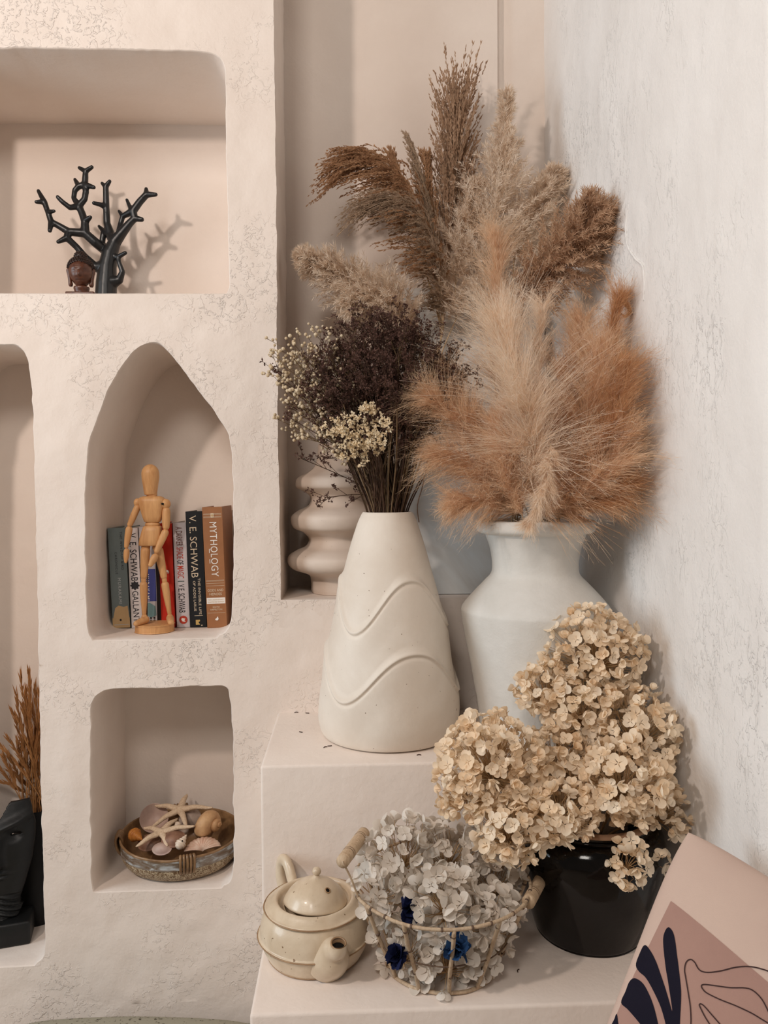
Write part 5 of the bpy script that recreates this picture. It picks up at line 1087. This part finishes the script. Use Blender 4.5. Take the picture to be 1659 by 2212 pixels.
for k in range(58):
    u = (k + 0.5) / 58; a = k * 2.39996; r = math.sqrt(u); x = r * math.cos(a); y = r * math.sin(a); top = math.sqrt(max(0.0, 1 - 0.80 * r * r))
    dome.append(px(832 + 170 * x, 1010 - 300 * top * (0.93 + 0.10 * rng.random()) - 8 * x, 1.14 + 0.085 * y))
for p in dome: sprig(t, p, 'dark', 0.046, 15, 5)
for p in [(690, 850), (710, 900), (740, 950), (680, 830), (905, 880), (930, 910), (950, 870), (915, 840), (780, 900), (860, 900), (820, 870), (700, 790), (725, 760), (715, 820), (745, 800), (735, 840), (705, 860), (760, 770), (690, 900), (612, 800), (630, 905), (655, 880), (985, 840), (975, 760), (1000, 735), (650, 990), (690, 960), (925, 935), (700, 1075), (945, 905), (660, 800), (690, 830), (720, 790), (700, 880), (735, 850), (680, 770), (740, 900), (665, 850), (715, 930), (760, 860), (690, 740), (740, 720), (780, 700), (700, 800), (750, 780), (800, 750), (850, 720), (900, 730), (940, 770), (720, 840), (780, 830), (840, 800), (900, 820), (950, 840)]: sprig(t, px(*p, 1.13 + rng.uniform(-.04, .04)), 'dark', 0.034, 8, 3)
C = spline(np.array([CM + A(0.02, -0.01, -0.01), px(925, 960, 1.09), px(915, 1040, 1.075), px(902, 1090, 1.07), px(905, 1128, 1.07)]), 8); obj('sprig', *poly_sticks(C, 0.0007, 4), M['stem_dark'], t, smooth=False)
for k in range(60):                        # bare stalks gathered at the vase mouth
    a = k * 2.39996; r = 0.030 * math.sqrt((k + .5) / 60); b0 = CM + A(r * math.cos(a), r * math.sin(a), -0.004); d = A(r * math.cos(a) * 2.4, r * math.sin(a) * 2.0, 0.13 + 0.05 * rng.random()) + rng.normal(0, 0.006, 3)
    C = spline(np.array([b0 - A(0, 0, 0.05), b0, b0 + d * 0.5 + rng.normal(0, .002, 3), b0 + d]), 5); obj('stalk', *poly_sticks(C, np.linspace(0.0013, 0.0007, len(C)), 4), M['stem_dark'] if k % 3 else M['stem_olive'], t, smooth=False)
t = thing('white_flower_bunch', CM + A(-0.02, 0, 0), 'spray of tiny ivory blossoms on the niche side of the dark bunch', 'dried flowers')
for p in [(q[0] - 8, q[1]) for q in [(606, 775), (615, 830), (625, 870), (640, 745), (665, 725), (690, 720), (640, 800), (660, 790), (600, 800), (650, 850), (675, 900), (620, 905), (610, 740), (700, 745), (655, 930), (640, 780), (612, 850)]]: sprig(t, px(p[0] + 14, p[1] + 12, 1.135 + rng.uniform(-.03, .03)), 'white', 0.037, 14, 3)
t = thing('cream_flower_bunch', CM + A(-0.01, -0.02, 0), 'short cream-yellow blossom sprig at the front of the dark bunch', 'dried flowers')
for p in [(735, 935), (760, 905), (790, 890), (800, 930), (745, 965), (775, 950), (815, 955), (830, 915), (770, 975), (725, 915), (800, 880), (790, 960)]: sprig(t, px(p[0], p[1] + 6, 1.035 + rng.uniform(-.012, .02)), 'cream', 0.021, 9, 2, base=CM + A(rng.uniform(-.02, .005), -0.022, -0.002), t_start=0.75)

# ------------------------------------------------------------------ wheat in the black vase
M['wheat'] = leafmat('amber_wheat', srgb(206, 154, 102), srgb(172, 122, 78), 0.2)
t = thing('wheat_bunch', BC + A(0, 0, vh), 'amber dried wheat stalks standing in the black cylinder vase', 'dried grass')
for k, (x, y) in enumerate([(45, 1465), (62, 1455), (75, 1490), (30, 1545), (50, 1530), (85, 1500), (20, 1600), (65, 1560), (10, 1640), (40, 1610), (0, 1660), (95, 1540), (-10, 1600), (80, 1600), (55, 1650), (-20, 1680), (28, 1670), (70, 1660), (100, 1600), (110, 1640), (58, 1500), (70, 1530), (48, 1580), (35, 1500), (88, 1560), (60, 1610), (76, 1580), (22, 1640), (42, 1560), (90, 1640), (66, 1480), (54, 1545)]):
    tip = px(x, y, 1.392 + rng.uniform(-.03, .03)); tip[1] = min(tip[1], 1.43); b0 = BC + A(rng.uniform(-.02, .02), rng.uniform(-.02, .015), vh - 0.002); C = spline(np.array([b0 - A(0, 0, 0.08), b0, b0 * 0.5 + tip * 0.5 + A((b0 - tip)[0] * .08, 0, 0.006), tip]), 8)
    s = obj('stalk', *poly_sticks(C, np.linspace(0.0013, 0.0006, len(C)), 4), M['wheat'], t, smooth=False)
    m = 44; tq = np.linspace(0.58, 1.0, m); B, T = at(C, tq); D = unit(T + perp(T) * 0.20); V, Fq = diamonds(B, D, 0.022 * rng.uniform(0.7, 1.2, m), 0.0026); o = obj('ear', V, Fq, M['wheat'], s, smooth=False)

# ------------------------------------------------------------------ hydrangeas
def floret_mesh(name, mat, cup, seed, petal=1.0):
    rg = np.random.default_rng(seed); V = []; Fs = []
    for k in range(4):
        a = k * math.pi / 2 + rg.uniform(-0.22, 0.22); tilt = cup + rg.uniform(-0.45, 0.45); s = petal * rg.uniform(0.82, 1.12); tw = rg.uniform(-0.3, 0.3)
        o2 = [(0.06, 0.0), (0.34, 0.22), (0.50, 0.55), (0.40, 0.86), (0.14, 1.0), (-0.14, 0.98), (-0.40, 0.85), (-0.50, 0.53), (-0.33, 0.2), (-0.06, 0.0)]; n0 = len(V)
        pts = [(0.0, 0.55, -0.10)] + [(x, y, 0.16 * abs(x) ** 1.5 + 0.10 * y * y + tw * x * y * 0.5) for x, y in o2]
        for x, y, z in pts:
            x, y, z = x * s, y * s, z * s; y2, z2 = y * math.cos(tilt) - z * math.sin(tilt), y * math.sin(tilt) + z * math.cos(tilt); V.append((x * math.cos(a) - y2 * math.sin(a), x * math.sin(a) + y2 * math.cos(a), z2))
        Fs += [(n0, n0 + i, n0 + i + 1) for i in range(1, 10)]
    n0 = len(V); V += [(0.09, 0, 0.05), (0, 0.09, 0.05), (-0.09, 0, 0.05), (0, -0.09, 0.05), (0, 0, 0.13)]; Fs += [(n0 + i, n0 + (i + 1) % 4, n0 + 4) for i in range(4)]
    return mkmesh(name, np.array(V), Fs, mat)
M['petal_cream'] = leafmat('cream_hydrangea', srgb(255, 247, 232), srgb(252, 234, 208), 0.34, 0.7, ((1.0, 1.0, 1.0), (0.95, 0.86, 0.75)), 90)
M['petal_white'] = leafmat('greyed_white_hydrangea', srgb(248, 243, 236), srgb(236, 228, 217), 0.32, 0.7, ((1.0, 1.0, 1.0), (0.84, 0.80, 0.76)), 90)
M['pedicel'] = leafmat('tan_pedicel', srgb(206, 172, 130), srgb(176, 140, 100), 0.1)
FC = [floret_mesh('floret', M['petal_cream'], c, 10 + i) for i, c in enumerate((0.15, 0.35, 0.55, 0.75, 0.30, 0.95, 0.5, 0.1))]
FW = [floret_mesh('floret', M['petal_white'], c, 30 + i) for i, c in enumerate((0.15, 0.35, 0.55, 0.75, 0.30, 0.95, 0.5, 0.1))]
class Head: pass
def plan(rows, scale=1.0):
    out = []
    for lab, x, y, Y, r, sq in rows:
        h = Head(); h.label = lab; h.c = px(x, y, Y); h.r = r * Y / F * scale; h.sq = sq; h.c[0] = min(h.c[0], float(wall_x(h.c[1])) - h.r * 0.72); out.append(h)
    return out
def hydrangea(heads, meshes, size, cover, foot, group, cull=0.80, pot=None, cap=290):
    for h in heads:
        t = thing('hydrangea_head', h.c, h.label, 'hydrangea', group); n = min(int(cover * (h.r / size) ** 2), 215); n2 = n // 3
        k = np.arange(n) + 0.5; ph = np.arccos(1 - 2 * k / n); th = k * 2.39996 + rng.uniform(0, 6); d = np.stack([np.sin(ph) * np.cos(th), np.sin(ph) * np.sin(th), np.cos(ph)], 1); d = unit(d + rng.normal(0, 0.10, (n, 3)))
        d2 = rand_dirs(n2); q = np.vstack([h.c + d * h.r * A(1, 1, h.sq) * rng.uniform(0.80, 1.06, (n, 1)), h.c + d2 * h.r * A(1, 1, h.sq) * rng.uniform(0.50, 0.76, (n2, 1))]); d = np.vstack([d, d2]); n = n + n2; ok = np.ones(n, bool)
        for o in heads:
            if o is not h: ok &= np.linalg.norm((q - o.c) / A(1, 1, o.sq), axis=1) > o.r * cull
        ok &= q[:, 0] < wall_x(q[:, 1]) - 0.006
        if pot is not None: ok &= pot(q)
        q = q[ok]; d = d[ok]; P = []
        for p, dd in zip(q, d):
            nv = unit(dd + rng.normal(0, 0.55, 3)); o = bpy.data.objects.new('floret', random.choice(meshes)); COL.objects.link(o); o.parent = t
            o.location = tuple(p - h.c); e = Vector(nv).to_track_quat('Z', 'Y'); o.rotation_mode = 'QUATERNION'; from_spin = Euler((0, 0, rng.uniform(0, 6.28))).to_quaternion(); o.rotation_quaternion = e @ from_spin; s = size * rng.uniform(0.78, 1.2); o.scale = (s, s, s)
        if len(q):
            core = h.c - A(0, 0, h.r * 0.35); mid = core + (q - core) * 0.55 + rng.normal(0, 0.003, q.shape); V, Fq = cat(sticks(np.repeat(core[None], len(q), 0), mid, 0.0007, 0.0004), sticks(mid, q, 0.0004, 0.0003)); o = obj('pedicels', V, Fq, M['pedicel'], t, smooth=False); o['kind'] = 'stuff'
            f = A(*foot(h)); C = spline(np.array([f, f * 0.5 + core * 0.5 + A(0, 0, 0.006), core]), 6); obj('stem', *poly_sticks(C, 0.0016, 6), M['pedicel'], t)
cream = plan([
 ('large cream hydrangea head highest against the urn', 1283, 1405, 1.015, 104, 0.95), ('small cream hydrangea head tucked beneath the highest one', 1178, 1490, 1.005, 66, 0.85), ('cream hydrangea head in the middle under the highest one', 1255, 1530, 0.985, 84, 0.9),
 ('large round cream hydrangea head overhanging the cone vase side', 1062, 1645, 0.930, 112, 0.95), ('cream hydrangea head lowest on the cone vase side', 1010, 1700, 0.905, 70, 0.9), ('large cream hydrangea head pressed to the rough wall', 1372, 1580, 0.960, 100, 0.95),
 ('cream hydrangea head at the front on the wall side', 1345, 1690, 0.895, 96, 0.9), ('cream hydrangea head in shade at the heart of the bunch', 1205, 1640, 0.955, 84, 0.9), ('cream hydrangea head resting on the black pot rim', 1205, 1748, 0.890, 84, 0.75),
 ('cream hydrangea head spilling between pot and basket', 1098, 1790, 0.885, 76, 0.95), ('cream hydrangea head low against the rough wall', 1412, 1745, 0.930, 70, 1.1), ('loose cream hydrangea cluster dangling down the black pot', 1352, 1862, 0.868, 46, 1.15), ('small shaded cream cluster hanging by the pot and wall', 1408, 1850, 0.905, 36, 1.2)])
def pot_ok(q): d = np.hypot(q[:, 0] - BP[0], q[:, 1] - BP[1]); return ~((d < 0.097) & (q[:, 2] < BENCH + 0.158)) & (q[:, 2] > BENCH + 0.01) & ~((q[:, 1] > STEP_Y - 0.004) & (q[:, 2] < STEP + 0.008))
hydrangea(cream, FC, 0.0100, 5.4, lambda h: BP + A((h.c - BP)[0] * 0.25, (h.c - BP)[1] * 0.25, 0.12), 'cream hydrangeas in the black pot', 0.80, pot_ok)
white = plan([
 ('greyish white hydrangea head on top of the basket', 870, 1850, 0.925, 84, 0.95), ('greyish white hydrangea head topping the basket centre', 965, 1850, 0.935, 82, 0.9), ('greyish white hydrangea head on the black pot side of the basket', 1068, 1915, 0.920, 80, 0.85),
 ('greyish white hydrangea head on the teapot side of the basket', 820, 1925, 0.895, 68, 0.9), ('greyish white hydrangea head over the basket front rim', 958, 1945, 0.855, 78, 0.8), ('greyish white hydrangea head at the front rim by the black pot', 1055, 1985, 0.860, 70, 0.85),
 ('greyish white hydrangea head inside the basket by the teapot', 872, 2055, 0.862, 72, 0.95), ('greyish white hydrangea head inside the basket centre front', 965, 2075, 0.850, 74, 0.95), ('greyish white hydrangea head deep in the basket by the pot', 1045, 2060, 0.880, 66, 0.95), ('greyish white hydrangea head at the basket bottom', 925, 2120, 0.868, 62, 0.7)])
def bas_ok(q):
    d = np.hypot(q[:, 0] - BK[0], q[:, 1] - BK[1]); h = (q[:, 2] - BENCH); lim = np.where(h < HT, RB + (RT - RB) * np.clip(h / HT, 0, 1) + 0.002, 0.2); dp = np.hypot(q[:, 0] - BP[0], q[:, 1] - BP[1]); dt = np.hypot(q[:, 0] - TP[0], q[:, 1] - TP[1])
    return (d < lim) & (h > 0.006) & (dp > 0.1) & ~((dt < 0.074) & (h < 0.10)) & (q[:, 1] < STEP_Y - 0.006)
hydrangea(white, FW, 0.0122, 5.0, lambda h: BK + A((h.c - BK)[0] * 0.3, (h.c - BK)[1] * 0.3, 0.006), 'greyish white hydrangeas in the basket', 0.82, bas_ok)
# blue flowers among them
M['petal_blue'] = leafmat('cobalt_blue_petal', srgb(62, 100, 146), srgb(40, 70, 112), 0.2, objrand=((1, 1, 1), (0.45, 0.45, 0.5))); M['petal_navy'] = leafmat('navy_petal', srgb(38, 46, 88), srgb(26, 32, 66), 0.2, objrand=((1, 1, 1), (0.4, 0.4, 0.45)))
for lab, x, y, Y, r, mk in (('bright blue crumpled flower behind the basket rim', 988, 2045, 0.822, 0.020, 'petal_blue'), ('dark blue flower in the gap above the basket rim', 885, 1962, 0.838, 0.016, 'petal_navy'), ('navy flower low in the basket by the teapot', 860, 2062, 0.832, 0.016, 'petal_navy')):
    c = px(x, y, Y); t = thing('blue_flower', c, lab, 'flower', 'blue flowers in the basket'); c = c - A(0, 0.0, 0)
    for k in range(22):
        d = unit(rand_dirs(1)[0] + A(0, -0.35, 0.1)) * rng.uniform(0.55, 1.0); u = unit(np.cross(d, rand_dirs(1)[0])); w = np.cross(d, u); Q = []
        for i in range(5):
            s = i / 4
            for j in (-1, 0, 1): Q.append(c + d * r * s * 1.1 + u * j * r * 0.50 * math.sin(math.pi * (0.15 + 0.8 * s)) + w * r * (0.25 * s * s * (1 if k % 2 else -1) + 0.10 * abs(j)))
        obj('petal', np.array(Q), [(i * 3 + j, i * 3 + j + 1, i * 3 + j + 4, i * 3 + j + 3) for i in range(4) for j in range(2)], M[mk], t)

# ================================================================== printed cushion against the rough wall
PA = px(1484, 1790, 0.800); PB = px(1659, 1906, 0.735); PC = px(1322, 2212, 0.690)
e1 = unit(PB - PA); e2 = unit(PC - PA); S1, S2 = 0.34, 0.34
nrmc = unit(np.cross(e1, e2)); nrmc = nrmc if nrmc[1] < 0 else -nrmc
PA2 = PA - e1 * 0.006 - e2 * 0.006
def cush_h(u, v): return 0.040 * (np.clip(1 - u ** 2, 0, 1) * np.clip(1 - v ** 2, 0, 1)) ** 0.42
def cush(u, v, h):
    x = u * np.sqrt(1 - 0.10 * v ** 4 - 0.03 * (1 - v * v)); y = v * np.sqrt(1 - 0.10 * u ** 4 - 0.03 * (1 - u * u)); return PA2 + e1 * ((x + 1) / 2 * S1)[..., None] + e2 * ((y + 1) / 2 * S2)[..., None] + nrmc * h[..., None]
gn = 90; uu = np.sin(np.linspace(-1, 1, gn) * math.pi / 2); UU, VV = np.meshgrid(uu, uu)
hh = cush_h(UU, VV); P1 = cush(UU, VV, hh); P2 = cush(UU, VV, -hh * 0.35)
lim = wall_x(P2[..., 1]) - 0.004; P2[..., 0] = np.minimum(P2[..., 0], lim)
M['cushion'] = plain('blush_cotton', srgb(206, 182, 168), srgb(198, 172, 160), 8, 0.9, 0.1, 0.35, 900, 0.0006)
M['print_mauve'] = plain('mauve_print', srgb(170, 136, 124), srgb(160, 126, 116), 10, 0.9, 0.1, 0.3, 900, 0.0006)
M['print_navy'] = plain('navy_print', srgb(30, 28, 40), srgb(24, 22, 34), 10, 0.9, 0.1, 0.3, 900, 0.0006)
M['print_line'] = plain('brown_line_print', srgb(70, 52, 50), srgb(60, 44, 44), 10, 0.9, 0.1)
t = thing('printed_cushion', PA2 + e2 * S2, 'blush cushion printed with navy leaf shapes leaning on the rough wall', 'cushion')
a = np.arange(gn * gn).reshape(gn, gn); fq = np.stack([a[:-1, :-1], a[:-1, 1:], a[1:, 1:], a[1:, :-1]], -1).reshape(-1, 4)
V = np.vstack([P1.reshape(-1, 3), P2.reshape(-1, 3)]); fr = fq if np.cross(P1[1, 2] - P1[1, 1], P1[2, 1] - P1[1, 1]).dot(nrmc) > 0 else fq[:, ::-1]
obj('cover', V, np.vstack([fr, fr[:, ::-1] + gn * gn]), M['cushion'], t)
def to_plane(x, y):
    d = _r * ((x - CX) / F) + _u * (-(y - CY) / F) + _w; d = A(d.x, d.y, d.z); o = A(0, 0, EYE); h = 0.02
    for _ in range(6):
        k = (PA2 + nrmc * h - o).dot(nrmc) / d.dot(nrmc); p = o + d * k; X = (p - PA2).dot(e1) / S1 * 2 - 1; Yv = 0.0
        M2 = np.array([[e1.dot(e1), e1.dot(e2)], [e1.dot(e2), e2.dot(e2)]]); ab = np.linalg.solve(M2, A((p - PA2).dot(e1), (p - PA2).dot(e2))); X = ab[0] / S1 * 2 - 1; Yv = ab[1] / S2 * 2 - 1; h = float(cush_h(np.clip(X, -1, 1), np.clip(Yv, -1, 1)))
    return X, Yv
def uv_of(pts): return np.array([to_plane(1280 + x / 4.377, 1780 + y / 4.377) for x, y in pts])
def surf(XY, lift):
    u, v = np.clip(XY[:, 0], -1, 1), np.clip(XY[:, 1], -1, 1)
    for _ in range(4): u, v = np.clip(XY[:, 0] / np.sqrt(1 - 0.10 * v ** 4 - 0.03 * (1 - v * v)), -0.9985, 0.9985), np.clip(XY[:, 1] / np.sqrt(1 - 0.10 * u ** 4 - 0.03 * (1 - u * u)), -0.9985, 0.9985)
    return cush(u, v, cush_h(u, v) + lift)
def print_poly(name, pts, mat, lift, smooth_k=5):
    Q = uv_of(spline(np.array(pts, float), smooth_k, closed=True) if smooth_k else pts); Q = resample(Q, 0.012); n = len(Q)
    gx, gy = np.meshgrid(np.arange(Q[:, 0].min(), Q[:, 0].max(), 0.035), np.arange(Q[:, 1].min(), Q[:, 1].max(), 0.035)); Gp = np.c_[gx.ravel(), gy.ravel()]; Gp = Gp[inside(Gp, Q)]
    v, e, f, _, _, _ = delaunay_2d_cdt([Vector(p) for p in np.vstack([Q, Gp])], [(i, (i + 1) % n) for i in range(n)], [], 0, 1e-7); v = np.array([tuple(q) for q in v]); f = np.array([q for q in f]); f = f[inside(v[f].mean(1), Q)]
    ok = (np.abs(v[f].mean(1)) < 0.985).all(1); f = f[ok]
    V = surf(v, lift); 
    obj(name, V, f if fr is fq else f[:, ::-1].copy(), mat, t)
def print_line(pts, wpx=12):
    L = spline(np.array(pts, float), 6); d = np.gradient(L, axis=0); n_ = np.stack([-d[:, 1], d[:, 0]], 1); n_ /= np.linalg.norm(n_, axis=1)[:, None]; a_ = surf(uv_of(L + n_ * wpx / 2), 0.0011); b_ = surf(uv_of(L - n_ * wpx / 2), 0.0011)
    V = np.stack([a_, b_], 1).reshape(-1, 3); obj('line_drawing', V, [(2 * i, 2 * i + 1, 2 * i + 3, 2 * i + 2) for i in range(len(L) - 1)], M['print_line'], t)
print_poly('mauve_panel', [(740, 725), (540, 1130), (400, 1400), (290, 1640), (200, 1860), (40, 2230), (900, 2300), (1800, 2200), (1800, 1620), (1440, 1310)], M['print_mauve'], 0.0005, 0)
print_poly('leaf_print', [(720, 975), (680, 1025), (667, 1120), (690, 1350), (715, 1500), (755, 1775), (720, 1660), (690, 1560), (650, 1440), (600, 1300), (545, 1195), (490, 1140), (440, 1230), (408, 1330), (440, 1395), (500, 1450), (560, 1550), (640, 1720), (690, 1890), (720, 2050), (830, 2080), (826, 1900), (838, 1620), (825, 1450), (800, 1250), (770, 1050)], M['print_navy'], 0.0009)
print_poly('leaf_print', [(395, 1455), (345, 1490), (310, 1580), (268, 1685), (330, 1750), (400, 1830), (470, 1920), (560, 2060), (660, 2060), (620, 1890), (580, 1730), (530, 1600), (470, 1500)], M['print_navy'], 0.0009)
print_poly('leaf_print', [(228, 1790), (205, 1840), (170, 1920), (190, 2000), (300, 2100), (250, 1930)], M['print_navy'], 0.0009)
print_line([(915, 2050), (930, 1890), (925, 1740), (905, 1600), (880, 1450), (870, 1380), (885, 1310), (925, 1282), (965, 1310), (1000, 1370), (1040, 1398), (1110, 1405), (1220, 1390), (1330, 1362), (1430, 1350), (1520, 1355), (1620, 1380), (1700, 1410)])
print_line([(1720, 1900), (1659, 1770), (1600, 1660), (1520, 1580), (1440, 1553), (1300, 1550), (1150, 1530), (1060, 1520), (1030, 1530), (1040, 1560), (1080, 1600), (1200, 1660), (1350, 1720), (1500, 1790), (1600, 1850), (1700, 1910)])
print_line([(1150, 1960), (1110, 1900), (1060, 1820), (1020, 1740), (1010, 1710), (1030, 1705), (1070, 1740), (1130, 1810), (1200, 1890), (1260, 1960)])

# ================================================================== speckled seat cushion at the frame's foot
nt = NT('speckled_sage_fabric'); setbase(nt, 0.95, 0.1); v = coords(nt)
f = ramp(nt, noise(nt, 130, 2, vec=v), [(0.60, srgb(164, 160, 144)), (0.66, srgb(84, 78, 66))]); nt.l(f, nt.b.inputs['Base Color']); nt.l(bump(nt, noise(nt, 500, 2, vec=v), 0.4, 0.001), nt.b.inputs['Normal']); M['sage'] = nt.m
ztop = px(230, 2176, 1.19)[2]
gx = np.linspace(-1, 1, 60); UU, VV = np.meshgrid(gx, gx); k = (np.clip(1 - np.abs(UU) ** 5, 0, 1) * np.clip(1 - np.abs(VV) ** 5, 0, 1)) ** 0.5
XX = -0.345 + 0.205 * UU; YY = 0.985 + 0.235 * VV; top = 0.16 + (ztop - 0.16) * k - 0.012 * smooth(UU, -0.2, 1.0) ; bot = 0.16 - 0.16 * k
V = np.vstack([np.c_[XX.ravel(), YY.ravel(), top.ravel()], np.c_[XX.ravel(), YY.ravel(), bot.ravel()]]); a = np.arange(3600).reshape(60, 60); fq2 = np.stack([a[:-1, :-1], a[:-1, 1:], a[1:, 1:], a[1:, :-1]], -1).reshape(-1, 4)
o = obj('seat_cushion', V, np.vstack([fq2, fq2[:, ::-1] + 3600]), M['sage'], None); tag(o, 'speckled sage seat cushion below the lower niche', 'cushion')

# ================================================================== crumbs dropped from the dried flowers
M['crumb'] = plain('dark_crumb', srgb(78, 54, 42), srgb(58, 40, 32), 200, 0.9)
for x, y, z in [(703, 1615, STEP), (712, 1612, STEP), (640, 1540, STEP), (664, 1541, STEP), (700, 1555, STEP), (905, 1632, STEP), (650, 1582, STEP), (1120, 2098, BENCH), (800, 1747, None)]:
    if z is None: continue
    p = pz(x, y, z); a = rng.uniform(0, 6.28); d = A(math.cos(a), math.sin(a), 0); e = A(-d[1], d[0], 0); V, Fs = tube(spline(np.array([p - d * 0.003 + A(0, 0, .0006), p + e * 0.0012 + A(0, 0, 0.0010), p + d * 0.003 + A(0, 0, .0006)]), 4), 0.0006, 6)
    o = obj('flower_crumb', V, Fs, M['crumb'], None); tag(o, 'tiny dark crumb of dried flower fallen beside the pots', 'crumb', 'dried flower crumbs')
